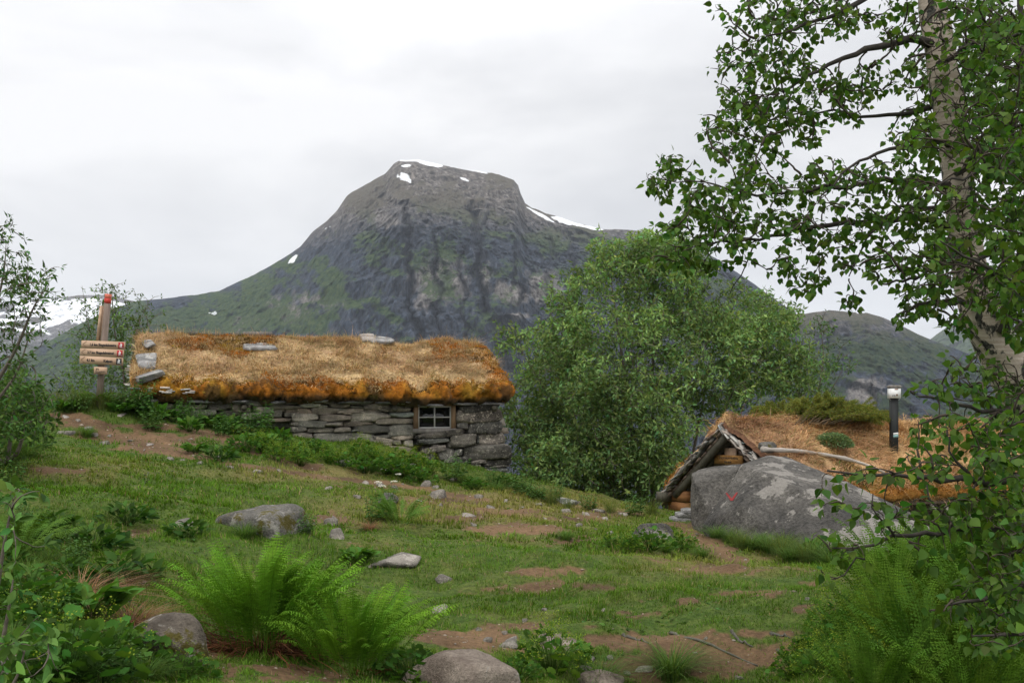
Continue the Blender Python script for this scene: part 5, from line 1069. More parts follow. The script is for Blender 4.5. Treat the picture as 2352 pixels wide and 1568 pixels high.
mb = MB(); tpx = CX + F * tp[:, 0] / tp[:, 1]; tpy = HY - F * tp[:, 2] / tp[:, 1]; px_, py_ = CX + F * pos[:, 0] / pos[:, 1], HY - F * pos[:, 2] / pos[:, 1]
gap = (np.abs(px_ - np.interp(py_, tpy, tpx)) < 44) & (pos[:, 1] < 5) & (r.random(len(pos)) < .66) & (py_ < 880); pos, dr = pos[~gap], dr[~gap]
add_leaves(mb, BIRCH_LEAF, pos, dr, r, .033, (.066, .128, .019), .75, .8, .30, .16, .014, .75); mb.build('foliage', M['birch_leaf'], birch)

# ---- willows and shrubs at middle distance
def willow(name, label, base, stems, ells, leaf, col, seed, n_main=1.0, spacing=.035, tpl=WILLOW_LEAF, rad=.05, twr=.005, v=.25, hue=.14, group=None, t0=.3, bark=(.12, .10, .08), droop=-.1, cat='tree', out=.7):
    r = rng(seed); root = thing(name, tuple(base), label, cat, group); mains = []; D0 = base[1]
    for s_ in stems: q_ = branch_pts(s_, 26); mains.append(resample(np.concatenate([[[*base, s_[0][3] * 1.1]], q_]), 30))
    mb = MB(); [tubes(mb, m_[:, :3], m_[:, 3], 7, bark) for m_ in mains]
    if cat == 'tree': mb.build('trunk', M['twig'], root, True); mb = MB()
    cl_ = 12 if D0 > 12 else 4; att = ell_pts([(a, b_, c, d_, max(1, int(n * n_main / cl_ + r.random())), e, f) for a, b_, c, d_, n, e, f in ells], r)
    att = np.repeat(att, cl_, 0) + r.normal(size=(len(att) * cl_, 3)) * np.array([1, 1, .8]) * (.15 if D0 > 12 else .06) + ZA * .03
    if D0 > 20.9 and cat == 'tree': att = att[fbm(att * np.array([1.1, .8, 1.1]), 2, seed + 3) > -.36]
    tw, rd, Ls = grow(mains, att, r, twr, .10, 7); tubes(mb, tw, rd, 3, bark); mb.build('branches', M['twig'], root, True)
    pos, dr = leaves_on(tw, Ls, r, spacing, t0, 4); print(name, len(pos)); mb = MB()
    tone = np.clip(1 + .75 * fbm(pos * (1.6 if D0 > 12 else 5), 2, seed), .6, 1.5); add_leaves(mb, tpl, pos, dr, r, leaf, col, droop, out, v, hue, .01, .7); mb.c[-1] = mb.c[-1] * np.repeat(tone, len(tpl[0]))[:, None]; mb.build('foliage', M['leaf'], root); return root
D = 21.5
def wst(px, py, bx=1490, r0=.075, dx=0): r0 *= .7; return [(bx, 1240, D, r0), (bx + (px - bx) * .25, 1240 + (py - 1240) * .3, D + dx * .3, r0 * .7), (bx + (px - bx) * .62, 1240 + (py - 1240) * .66, D + dx * .7, r0 * .35), (px, py, D + dx, r0 * .15)]
gz_ = float(ground(np.array([2.6]), np.array([21.5]))[0])
willow('willow_tree', 'broad bushy green willow standing between the two huts', (2.68, D, gz_),
 [wst(1400, 620, 1480, .09, -.6), wst(1500, 600, 1500, .09, .4), wst(1590, 650, 1530, .08, 0), wst(1280, 740, 1450, .07, -.5), wst(1660, 700, 1560, .075, .5), wst(1240, 900, 1430, .055, 0), wst(1200, 810, 1430, .05, -.8), wst(1700, 860, 1560, .05, -.7), wst(1350, 1000, 1450, .05, -1.2), wst(1560, 980, 1520, .05, -1.4), wst(1210, 1010, 1430, .04, -.2), wst(1450, 800, 1490, .06, -1.4), wst(1250, 1110, 1430, .03, -.5), wst(1750, 720, 1570, .06, .6), wst(1780, 850, 1580, .05, .3)],
 [(1400,605,34,36,60,20.6,22.2),(1500,590,75,38,110,20.6,22.4),(1440,650,80,55,130,20.3,22.6),(1565,640,60,50,100,20.3,22.6),(1640,735,42,34,50,20.5,22.5),(1340,700,55,60,90,20.4,22.3),(1300,790,60,60,100,20.2,22.3),(1430,760,90,70,170,19.6,22.6),(1560,760,90,70,170,19.8,22.8),(1660,800,60,70,110,20.3,22.5),(1225,800,55,45,50,20.4,22),(1190,770,16,14,8,20.8,21.4),(1260,880,70,60,110,20.2,22.3),(1390,880,90,70,170,19.4,22.6),(1530,880,90,70,170,19.5,22.7),(1650,900,70,60,110,20,22.5),(1220,960,60,60,90,20.2,22.2),(1330,990,90,70,170,19.6,22.5),(1470,1000,90,70,170,19.4,22.5),(1590,1000,60,60,90,19.8,22.2),(1240,1050,60,50,70,20.1,22),(1340,1090,80,50,120,19.8,22.2),(1460,1110,80,60,130,19.5,22.2),(1545,1090,50,60,50,19.8,21.8),(1250,1110,50,30,40,20,21.5),(1410,1160,90,30,60,19.6,21.6),(1300,1080,90,60,120,19.5,21.5),(1500,1060,90,70,130,19.3,21.3),(1400,960,150,90,200,19.2,21.0),(1250,960,60,90,60,19.8,21.4),(1530,570,30,20,20,21,22),(1200,1000,36,60,30,20.6,21.6),(1380,578,10,12,8,21,21.6),(1330,640,14,16,10,21,21.6),(1268,700,14,14,8,21,21.6),(1178,790,10,12,6,21,21.5),(1545,548,12,14,8,21,21.8),(1470,560,14,12,8,21,21.8),(1690,668,16,16,9,21,21.8),
  (1745,720,45,35,70,21,22.6),(1760,790,60,50,110,20.8,22.6),(1800,740,25,30,30,21.2,22.2),(1740,860,70,50,110,20.5,22.4),(1830,830,40,40,50,21,22.2),(1820,890,50,30,50,20.8,22.2)],
 .108, (.165, .25, .085), 21, 4.0, .036, WILLOW_LEAF, t0=.15, twr=.004, out=.9)
willow('willow_sapling', 'thin pale green sapling right of the broad willow', (6.7, 23, -4.4), [[(1860,1000,23,.03),(1880,900,23,.022),(1895,820,23,.014),(1885,760,23,.005)],[(1870,950,23,.02),(1920,880,23,.012),(1935,850,23,.004)]],
 [(1885,770,22,26,26,22.6,23.4),(1900,820,30,30,34,22.6,23.4),(1885,870,40,30,40,22.5,23.5),(1925,850,22,20,18,22.7,23.2),(1870,920,50,30,46,22.5,23.5)], .09, (.10, .17, .065), 22, 1.6, .05)
willow('sapling', 'slender willow sapling with light green leaves behind the signpost', (-6.6, 19.4, -.9), [[(290,960,19.4,.03),(285,860,19.4,.024),(262,760,19.4,.014),(256,650,19.4,.003)],[(250,960,19.4,.02),(232,860,19.4,.014),(205,760,19.4,.008),(188,655,19.4,.002)],[(285,900,19.4,.02),(305,820,19.4,.014),(318,740,19.4,.006),(345,690,19.4,.002)]],
 [(258,690,22,22,22,19,19.8),(262,740,32,28,40,19,19.8),(298,765,45,40,70,19,19.9),(205,740,24,34,24,19.1,19.7),(195,690,12,20,7,19.2,19.6),(220,800,50,36,60,18.9,19.9),(285,830,50,45,80,18.8,20),(190,860,45,40,60,18.9,19.9),(170,830,25,14,10,19,19.6),(270,900,50,40,70,18.8,19.8),(195,920,45,34,60,18.8,19.8),(332,745,18,12,8,19.1,19.5),(150,850,18,10,6,19,19.5),(310,700,24,14,9,19.1,19.6)], .065, (.10, .17, .045), 23, 2.4, .045, twr=.003, out=.8)
willow('willow_shrub', 'tall loose willow shrub cut by the left edge of the photo', (-3.9, 7.6, -1.0), [[(-140,1060,7.4,.03),(-80,900,7.4,.022),(-30,760,7.4,.014),(10,640,7.4,.007),(14,560,7.4,.002)],[(-120,1060,7.4,.026),(-40,930,7.2,.016),(40,800,7.1,.010),(80,690,7.0,.006),(112,655,7.0,.002)],[(-130,1080,7.6,.026),(-40,960,7.6,.014),(40,860,7.6,.008),(70,760,7.6,.003)],[(-150,1000,7.5,.02),(-80,740,7.6,.012),(-30,600,7.6,.006),(-6,530,7.6,.002)]],
 [(10,545,20,22,12,7.2,7.6),(2,590,24,30,14,7.2,7.6),(20,640,36,26,18,7,7.5),(70,665,38,24,18,6.8,7.2),(100,665,20,12,6,6.9,7.1),(30,700,50,34,26,6.9,7.6),(80,710,34,24,12,6.8,7.3),(20,780,50,40,26,7,7.8),(60,760,30,30,10,7,7.6),(10,860,60,40,34,7.2,7.9),(50,850,26,26,8,7.1,7.6)], .046, (.065, .12, .035), 24, 1.5, .030, twr=.0025, out=.6)
willow('leafy_bush', 'dense dark green bush at the left edge below the tall willow shrub', (-4.9, 10.6, -.7), [[(20,1040,10.6,.02),(30,950,10.6,.012),(60,890,10.6,.004)],[(-20,1040,10.6,.02),(-20,930,10.6,.012),(0,870,10.6,.004)],[(40,1040,10.4,.02),(60,980,10.4,.012),(95,940,10.4,.004)]],
 [(20,890,50,36,60,10.2,11.2),(70,910,36,30,36,10.2,11),(0,950,70,50,90,10,11.2),(60,970,50,40,50,10,11),(20,1000,60,26,50,9.9,10.8),(-60,920,50,80,60,10,11.2)], .055, (.065, .125, .03), 25, 2.0, .04, twr=.003, cat='bush', tpl=OVAL_LEAF)
willow('valley_bush', 'low pale bush on the edge of the slope left of the signpost', (-7.6, 19, -.8), [[(120,985,18.6,.02),(125,930,18.6,.008)],[(90,985,18.6,.02),(95,920,18.6,.008)]],
 [(100,925,30,22,50,18.2,19.2),(125,945,24,16,30,18.2,19),(70,940,34,26,40,18.2,19)], .06, (.11, .17, .05), 26, 1.6, .05, twr=.003, cat='bush', tpl=OVAL_LEAF)
willow('broadleaf_sapling', 'young shrub with large shiny leaves at the lower left edge', (-1.75, 3.6, -1.4), [[(-60,1620,3.4,.012),(0,1500,3.4,.008),(20,1400,3.4,.005),(30,1330,3.4,.002)],[(-60,1500,3.3,.010),(-10,1380,3.3,.007),(10,1240,3.3,.005),(30,1150,3.3,.002)],[(-20,1640,3.2,.008),(40,1560,3.2,.004),(60,1480,3.2,.002)]],
 [(25,1160,36,22,8,3.2,3.4),(10,1220,40,30,8,3.2,3.5),(16,1360,30,30,9,3.2,3.5),(45,1430,30,26,7,3.1,3.4),(20,1480,36,30,9,3.1,3.4),(50,1550,36,30,8,3.0,3.3),(0,1300,24,30,6,3.2,3.4)], .045, (.085, .17, .04), 27, .7, .05, twr=.002, cat='bush', tpl=OVAL_LEAF)

# juniper and cushion plant on the small roof
def juniper():
    base = k_roof(1900, 975) + KA * .4 - KC * .5; root = thing('juniper_bush', tuple(base), 'yellow green juniper sprawling over the ridge of the wooden hut', 'bush'); r = rng(31)
    L = [(1750,950,30,18),(1795,935,40,22),(1850,935,45,24),(1905,925,34,26),(1905,950,60,18),(1960,938,34,20),(1990,945,26,16),(2025,960,28,14),(1870,960,70,14)]
    tips = [(1740,938),(1772,925),(1800,922),(1836,926),(1852,918),(1880,905),(1898,900),(1920,915),(1945,930),(1968,922),(1985,930),(2000,915),(2010,925),(2036,945),(2060,950),(1765,950),(1820,935),(1860,935)]
    tg = [P(a, b_, 15.9 + r.uniform(-.3, .5)).ravel() for a, b_ in tips] + list(ell_pts([(a, b_, c, d_, 26, 15.4, 16.5) for a, b_, c, d_ in L], r)); tg = np.array(tg); st = np.stack([k_roof(x, 975) - KC * .25 for x in r.uniform(1760, 2030, len(tg))]); st[:, 0] = st[:, 0] * .5 + tg[:, 0] * .5
    t = np.linspace(0, 1, 8)[None, :, None]; q = st[:, None] * (1 - t) + tg[:, None] * t + ZA * (.08 * np.sin(t * 3.1)) ; mb = MB(); tubes(mb, q, np.tile(np.linspace(.008, .002, 8), (len(q), 1)), 3, (.10, .07, .04)); mb.build('branches', M['twig'], root)
    mb = MB(); Ls = np.linalg.norm(np.diff(q, axis=1), axis=2).sum(1); pos, dr = leaves_on(q, Ls, r, .006, .25, 6); n = len(pos); d = unit(dr * .9 + r.normal(size=(n, 3)) * .55)
    pos = np.repeat(pos, 5, 0) + r.normal(size=(n * 5, 3)) * .014; d = unit(np.repeat(dr, 5, 0) * .9 + r.normal(size=(n * 5, 3)) * .6); n *= 5
    blades(mb, pos, unit(r.normal(size=(n, 3))), r.uniform(.02, .045, n), np.full(n, .006), np.full(n, .1), vary((.15, .165, .035), n, r, .3, .2), 1 + 1, d); mb.build('needles', M['leaf'], root)
juniper()
def roof_cushion():
    c = k_roof(1912, 1026); root = thing('cushion_plant', tuple(c), 'round green cushion plant growing on the turf roof beside the long grass', 'plant'); r = rng(32); n = 3200; d = unit(r.normal(size=(n, 3))); d[:, 2] = np.abs(d[:, 2]); rr_ = r.uniform(.6, 1, n) ** .5
    p = c + d * rr_[:, None] * np.array([.28, .2, .18]); mb = MB(); X, Y, Z = frames(d + r.normal(size=(n, 3)) * .5, r, .8); tile(mb, WILLOW_LEAF[0], WILLOW_LEAF[1], p, X, Y, Z, r.uniform(.03, .05, n), vary((.14, .20, .09), n, r, .25, .1)); mb.build('leaves', M['leaf'], root)
roof_cushion()

# ================================================================ ferns, herbs, tussocks
def frond(r, L=.7, arch=.9, npin=26, teeth=7, w=.16, lean=.55, col=(.09, .17, .025)):
    """one fern frond growing from the origin towards +X"""
    t = np.linspace(0, 1, npin + 8); ang = R(90) * (1 - lean * .5) - arch * t ** 1.6 * 1.15; dx = np.cos(ang) * L / len(t); dz = np.sin(ang) * L / len(t)
    C = np.stack([np.cumsum(dx), np.cumsum(dx) * 0 + .02 * np.sin(t * 4 + r.random() * 6) * L, np.cumsum(dz)], -1); T = unit(np.gradient(C, axis=0)); V, Fc, Cc = [], [], []
    mb = MB(); tubes(mb, C, np.linspace(.004, .001, len(t)), 3, tuple(np.array(col) * .8))
    for i in range(6, len(t) - 1):
        u = (i - 6) / (len(t) - 7); ln = w * (math.sin(min(u * 1.35 + .30, 1.62)) ** 1.3) * (1 - u) ** .62 * 1.35 * r.uniform(.9, 1.08)
        if ln < .006: continue
        side = np.array([0, 1, 0.0]); N_ = np.cross(T[i], side)
        for s in (-1, 1):
            k = max(3, int(teeth * (ln / w) ** .7)) ; uu = np.linspace(0, 1, k + 1); d0 = unit(side * s + T[i] * r.uniform(.2, .5) + N_ * r.uniform(-.45, .05) + r.normal(size=3) * .06)
            dn = N_ if N_[2] < 0 else -N_
            cen = C[i] + d0 * (ln * uu)[:, None] + dn * (ln * .42 * uu ** 2)[:, None] + T[i] * (ln * .10 * uu ** 2)[:, None]
            wd = ln * .25 * (1 - uu * .85); e = unit(T[i] - d0 * .2)
            fw = e * wd[:, None]; a = cen[:-1] ; b2 = cen[1:]
            # teeth on both edges of the pinna
            v = np.concatenate([cen, (a * .55 + b2 * .45) + fw[:-1] + (b2 - a) * .35, (a * .55 + b2 * .45) - fw[:-1] + (b2 - a) * .35]); n0 = k + 1
            f = [[j, j + 1, n0 + j] for j in range(k)] + [[j + 1, j, n0 + k + j] for j in range(k)]
            mb.add(v, f, np.clip(np.array(col) * (1 + .10 * r.normal()) * (1 + .25 * u), .01, .6))
    return np.concatenate(mb.v), np.concatenate(mb.f), np.concatenate(mb.c)
def fern_mesh(seed, nf, L, spread=.7, col=(.09, .17, .025), teeth=7, npin=26, arch=(.5, 1.1), lean=(.25, .9), dead=0, base_r=.08, nproto=5, w=.15):
    r = rng(seed); protos = [frond(r, 1.0, r.uniform(*arch), npin, teeth, w * r.uniform(.9, 1.1), r.uniform(*lean), col) for _ in range(nproto)]; mb = MB()
    for k in range(nf):
        v, f, c = protos[k % nproto]; a = k * 2.4 + r.normal() * .3; l = L * r.uniform(.7, 1.12); ro = np.array([[math.cos(a), -math.sin(a), 0], [math.sin(a), math.cos(a), 0], [0, 0, 1]]); tl = r.uniform(-.25, .25); rx = np.array([[math.cos(tl), 0, math.sin(tl)], [0, 1, 0], [-math.sin(tl), 0, math.cos(tl)]])
        sp = base_r * math.sqrt((k + .5) / nf); q = (v * l) @ rx.T @ ro.T + np.array([math.cos(a), math.sin(a), 0]) * sp; mb.add(q, f, np.clip(c * r.uniform(.75, 1.25) * np.array([r.uniform(.9, 1.15), 1, 1]), .005, .8))
    return mb
def make_plant(name, loc, label, cat, parts, group=None):
    root = thing(name, (0, 0, 0), label, cat, group); 
    for pn_, mb_, mt in parts: mb_.build(pn_, mt, root)
    root.location = loc; del root['_o']; return root
def dead_stalks(seed, n, L, rad, col=(.16, .07, .035)):
    r = rng(seed); mb = MB(); a = r.random(n) * 6.283; d = np.stack([np.cos(a), np.sin(a), r.uniform(-.3, .9, n)], -1); b0 = np.stack([np.cos(a), np.sin(a), 0 * a], -1) * r.uniform(0, rad, (n, 1)); t = np.linspace(0, 1, 6)[None, :, None]; l = r.uniform(.4, 1, (n, 1, 1)) * L
    q = b0[:, None] + unit(d)[:, None] * t * l - ZA * (t ** 2 * l * r.uniform(.1, .7, (n, 1, 1))) + r.normal(size=(n, 6, 3)) * .006; tubes(mb, q, np.tile(np.linspace(.0030, .0014, 6), (n, 1)), 3, vary(col, n, r, .4, .1)); return mb
GF = (.085, .185, .016)
g = G(592, 1505); f1 = make_plant('fern', (g[0] - .02, g[1] + .15, g[2]), 'large bright green fern in front of the mossy boulder, rusty stalks at its foot', 'fern', [('fronds', fern_mesh(1, 130, .57, col=GF, teeth=6, npin=24, base_r=.24, lean=(-.1, .42), arch=(.5, 1.25), nproto=12, w=.125), M['fern']), ('dead_stalks', dead_stalks(2, 420, .50, .24), M['straw'])])
g = G(785, 1540); make_plant('fern', (g[0] + .04, g[1] + .05, g[2] - .02), 'bright green fern between the large fern and the smooth brown boulder', 'fern', [('fronds', fern_mesh(3, 110, .47, col=GF, teeth=6, npin=24, base_r=.20, lean=(.0, .5), arch=(.6, 1.3), nproto=10, w=.13), M['fern']), ('dead_stalks', dead_stalks(4, 60, .3, .15), M['straw'])])
g = G(660, 1480); make_plant('fern', (g[0], g[1] + .1, g[2]), 'fern filling the gap between the two bright foreground ferns', 'fern', [('fronds', fern_mesh(5, 60, .40, col=(.075, .155, .02), teeth=6, npin=24, base_r=.16, lean=(-.1, .4), nproto=8, w=.125), M['fern'])])
# bank of ferns on the right
GB = (.060, .115, .022); protoF = []
for k in range(4): protoF.append(make_plant('fern', (0, -30 - k, -3), 'x', 'fern', [('fronds', fern_mesh(40 + k, 34, .56, col=(.055 + .007 * k, .120 + .008 * k, .014), teeth=5, npin=24, base_r=.17, lean=(.0, .4), arch=(.45, 1.1), w=.12), M['fern'])]))
r = rng(50); spots = []
for _ in range(900):
    x_, y_ = r.uniform(1.25, 5.6), r.uniform(4.3, 10.6); px_ = CX + F * x_ / y_
    lim = np.interp(y_, [4.3, 5.2, 6.2, 7.5, 9, 10.6], [1990, 1965, 1985, 2060, 2160, 2260])
    if px_ < lim or px_ > 2560: continue
    if all(math.hypot(x_ - a, y_ - b_) > .24 + .010 * y_ for a, b_ in spots): spots.append((x_, y_))
used = set()
spots = sorted(spots, key=lambda s: s[1]); rows_ = ('front', 'second', 'third', 'back'); per_ = math.ceil(len(spots) / 4); spots = [(x_, y_, ri, oi) for ri in range(4) for oi, (x_, y_) in enumerate(sorted(spots[ri * per_:(ri + 1) * per_], key=lambda s: s[0] / s[1]))]
for i_, (x_, y_, ri, oi) in enumerate(spots):
    k = i_ % 4; sc = r.uniform(.75, 1.12) * (1.0 if y_ > 5.5 else .85) * (1.0 if y_ < 8 else .8); loc = (x_, y_, float(ground(np.array([x_]), np.array([y_]))[0]) - .02); lab = 'upright green fern under the birch, %s row of the bank, %s from the left' % (rows_[ri], ORD[oi % 30]); grp = 'ferns in the bank under the birch'
    if k not in used: o = protoF[k]; used.add(k); o.location = loc; o.rotation_euler.z = r.uniform(0, 6.28); o.scale = (sc,) * 3; tag(o, lab, 'fern', grp)
    else: dup(protoF[k], loc, r.uniform(0, 6.28), sc, lab, grp)
g = G(2230, 1640); make_plant('fern', (1.95, 4.35, -1.58), 'wide arching fern in the lower right corner', 'fern', [('fronds', fern_mesh(60, 26, .62, col=(.10, .17, .045), teeth=9, npin=30, base_r=.1, lean=(.5, 1.1), arch=(.7, 1.2)), M['fern'])])
g = G(60, 1290); make_plant('fern', (g[0] - .1, g[1], g[2]), 'fern among the weeds at the left edge', 'fern', [('fronds', fern_mesh(61, 22, .50, col=(.07, .14, .022), teeth=7, npin=24, base_r=.1), M['fern'])])
g = G(915, 1212); make_plant('fern', tuple(g), 'small fern beside the weeds in the middle of the slope', 'fern', [('fronds', fern_mesh(62, 22, .42, col=(.075, .15, .025), teeth=6, npin=22, base_r=.1), M['fern'])])

def rosette(seed, n, L, h, tpl, col, stem=True, rad=.15, up=.6, size=(.5, 1.1), v=.22):
    """leafy herb: leaves on short stalks in a mound of radius rad and height h"""
    r = rng(seed); a = r.random(n) * 6.283; q = np.sqrt(r.random(n)); hh = h * np.sqrt(np.clip(1 - q ** 2, 0, 1)) * r.uniform(.45, 1.0, n); p = np.stack([np.cos(a) * q * rad, np.sin(a) * q * rad, hh], -1); out = np.stack([np.cos(a), np.sin(a), np.full(n, up)], -1) + r.normal(size=(n, 3)) * .45
    mb = MB(); X, Y, Z = frames(out, r, .45); tile(mb, tpl[0], tpl[1], p, X, Y, Z, r.uniform(*size, n) * L, vary(col, n, r, v, .12)); sm = MB(); t = np.linspace(0, 1, 4)[None, :, None]; b0 = p * np.array([.25, .25, 0]); st = b0[:, None] * (1 - t) + p[:, None] * t + ZA * (.15 * h * np.sin(t * 3.14)); tubes(sm, st, np.full((n, 4), .0016), 3, tuple(np.array(col) * .8)); return mb, sm
def blossoms(seed, n, rad, h, col=(.20, .26, .03), sz=.010):
    r = rng(seed); a = r.random(n) * 6.283; q = np.sqrt(r.random(n)); p = np.stack([np.cos(a) * q * rad, np.sin(a) * q * rad, h * r.uniform(.75, 1.15, n) * np.sqrt(np.clip(1.05 - q ** 2, 0, 1))], -1); p = np.repeat(p, 10, 0) + r.normal(size=(n * 10, 3)) * .016; mb = MB(); X, Y, Z = frames(r.normal(size=(n * 10, 3)), r, 1); tile(mb, WILLOW_LEAF[0], WILLOW_LEAF[1], p, X, Y * 2, Z, sz, vary(col, n * 10, r, .25, .1)); return mb
def tussock(seed, n, h, rad, col, bend=(.4, 1.4), w=.004):
    r = rng(seed); a = r.random(n) * 6.283; q = r.random(n); b0 = np.stack([np.cos(a) * q * rad, np.sin(a) * q * rad, 0 * a - .01], -1); ln = np.stack([np.cos(a), np.sin(a), 0 * a], -1) + r.normal(size=(n, 3)) * .5; ln[:, 2] = 0; mb = MB(); blades(mb, b0, unit(ln), r.uniform(.5, 1, n) * h, np.full(n, w), r.uniform(*bend, n), vary(col, n, r, .28, .15), 4); return mb
def herb_stems(seed, ns, h, rad, L, tpl, col, per=10):
    r = rng(seed); sm, mb = MB(), MB(); a = r.random(ns) * 6.283; q = np.sqrt(r.random(ns)) * rad; b0 = np.stack([np.cos(a) * q, np.sin(a) * q, 0 * a], -1); tipv = b0 * 1.5 + ZA * (h * r.uniform(.6, 1, (ns, 1))) + r.normal(size=(ns, 3)) * .03; t = np.linspace(0, 1, 5)[None, :, None]; st = b0[:, None] * (1 - t) + tipv[:, None] * t; tubes(sm, st, np.full((ns, 5), .0025), 3, tuple(np.array(col) * .7))
    tt = np.tile(np.linspace(.2, 1, per), ns)[:, None]; i = np.repeat(np.arange(ns), per); p = b0[i] * (1 - tt) + tipv[i] * tt; n = len(p); an = np.tile(np.arange(per) * 2.0, ns) + r.random(n); d = np.stack([np.cos(an), np.sin(an), np.full(n, .15)], -1); X, Y, Z = frames(d, r, .35); tile(mb, tpl[0], tpl[1], p, X, Y, Z, L * (1.25 - tt[:, 0] * .6) * r.uniform(.8, 1.1, n), vary(col, n, r, .2, .1)); return mb, sm
KINDS = {}
def kind(nm, variants): KINDS[nm] = variants
def proto(nm, k, objname, cat):
    """build a prototype once, then hand out copies"""
    key = (nm, k)
    if key not in _made:
        parts = KINDS[nm][k](); root = thing(objname, (0, 0, 0), 'x', cat); [tag(mb_.build(pn_, mt, root), kind='stuff' if pn_ == 'flowers' else None) for pn_, mb_, mt in parts]; del root['_o']; _made[key] = root; return root, True
    return _made[key], False
_made = {}
def P2(a): return [('leaves', a[0], M['leaf']), ('stalks', a[1], M['leaf'])]
GM = (.085, .16, .030); GD = (.050, .105, .022)
KK = 1
kind('lady', [lambda: P2(rosette(101, 130, .055, .22, LOBE_LEAF, (.052, .118, .018), rad=.26)) + [('flowers', blossoms(5, 18, .25, .27), M['leaf'])], lambda: P2(rosette(102, 120, .05, .20, LOBE_LEAF, (.048, .112, .017), rad=.24)), lambda: P2(rosette(103, 110, .05, .28, LOBE_LEAF, (.075, .15, .022), rad=.22)) + [('flowers', blossoms(6, 80, .22, .32), M['leaf'])]])
kind('dock', [lambda: P2(rosette(111, 60, .16, .14, OVAL_LEAF, (.055, .13, .02), rad=.14, up=.9)), lambda: P2(rosette(112, 55, .14, .18, OVAL_LEAF, (.06, .14, .022), rad=.12, up=1.1)), lambda: P2(rosette(113, 90, .10, .16, OVAL_LEAF, (.038, .09, .016), rad=.22, up=.8))])
kind('nettle', [lambda: P2(herb_stems(121, 24, .48, .16, .075, OVAL_LEAF, (.06, .13, .03))), lambda: P2(herb_stems(122, 20, .38, .14, .07, OVAL_LEAF, (.07, .14, .035)))])
kind('tussock', [lambda: [('blades', tussock(131, 420, .26, .09, (.085, .15, .035)), M['grassblade'])], lambda: [('blades', tussock(132, 380, .32, .09, (.075, .13, .03), (.6, 1.8)), M['grassblade'])], lambda: [('blades', tussock(133, 260, .45, .12, (.11, .14, .04), (.2, .9), .003), M['grassblade'])]])
kind('dead', [lambda: [('blades', tussock(141, 420, .30, .10, (.24, .13, .07), (.9, 2.4), .003), M['straw'])]])
def put(kd, k, px, py, sc, objname, label, cat, group=None, jit=0.0, r=rng(1), sxy=1.0, dz=-.01):
    g = G(px, py); root, new = proto(kd, k % len(KINDS[kd]), objname, cat); s3 = (sc * sxy, sc * sxy, sc); rz = r.uniform(0, 6.28); loc = (g[0], g[1], g[2] + dz)
    if new: root.location = loc; root.rotation_euler = (0, 0, rz); root.scale = s3; tag(root, label, cat, group); return root
    return dup(root, loc, rz, s3, label, group)
r = rng(77)
# single plants that stand out
ONE = [('dock',2,290,1205,1.0,'leafy_plant','broad dark leafy clump in the lawn left of the mossy boulder'),('dock',2,272,1345,1.05,'leafy_plant','bright leafy clump right of the dead brown grass'),('dock',0,200,1420,1.0,'leafy_plant','leafy plant above the dark soil at the lower left'),
 ('lady',0,150,1560,1.15,'leafy_plant','round leaved plant at the bottom left corner'),('lady',2,1270,1545,.95,'leafy_plant','yellow green herb with round leaves between the brown boulder and the bare soil'),('dock',1,1725,1225,.85,'leafy_plant','dock with upright leaves at the foot of the huge boulder near the red mark'),
 ('dock',1,1880,1275,.8,'leafy_plant','dock growing in the grass fringe right of the red mark'),('lady',0,1490,1262,.9,'leafy_plant','yellow flowered herbs in front of the rounded grey rock'),('nettle',0,868,1195,.75,'weed','weeds growing round the half hidden rock on the slope'),
 ('dock',2,500,1060,1.1,'leafy_plant','leafy clump between the two paths'),('dock',0,450,1040,.8,'leafy_plant','leafy clump left of the flat rock between the paths'),('tussock',0,200,1002,.9,'grass_tussock','grass tuft in the middle of the path near the signpost'),
 ('dead',0,185,1385,1.2,'dead_grass','clump of dead brown grass hanging over the bank at the left'),('dead',0,300,1440,.9,'dead_grass','small clump of dead grass left of the dark mossy boulder'),('dead',0,850,1215,.6,'dead_grass','dry grass under the weeds on the slope'),
 ('tussock',1,1545,1550,1.0,'grass_tussock','bright arching grass tuft at the bottom right of the brown boulder'),('tussock',0,1300,1240,.6,'grass_tussock','grass tuft on the small mound of the crest'),('dock',0,820,1290,.7,'leafy_plant','small leafy plant left of the flat slab'),('lady',1,940,1560,.8,'leafy_plant','pale leafy plant between the bright fern and the brown boulder'),
 ('nettle',1,700,1225,.5,'weed','small weeds at the right end of the mossy boulder'),('tussock',2,1600,1190,.8,'grass_tussock','grass at the left foot of the huge boulder'),('dock',2,430,1235,.8,'leafy_plant','leaves growing around the pale flat rock'),
 ('lady',1,60,1400,1.1,'leafy_plant','round leaved weeds under the left edge shrub'),('lady',0,260,1530,.9,'leafy_plant','round leaved plant left of the dark mossy boulder'),('dock',2,120,1240,1.2,'leafy_plant','dark leafy weeds on the left bank'),('dock',2,210,1270,1.1,'leafy_plant','leafy weeds above the dead brown grass'),
 ('lady',1,1190,1560,.55,'leafy_plant','small herb behind the brown boulder'),('tussock',0,560,1235,.8,'grass_tussock','grass tuft between mossy boulder and large fern'),('tussock',1,1380,1570,.8,'grass_tussock','grass tuft by the low tan rock'),('dock',0,1330,1500,.4,'leafy_plant','tiny leafy plant by the smooth tan rock')]
for kd, k, px, py, sc, nm, lab in ONE: put(kd, k, px, py, sc, nm, lab, 'plant' if nm != 'grass_tussock' and nm != 'dead_grass' else 'grass', r=r)
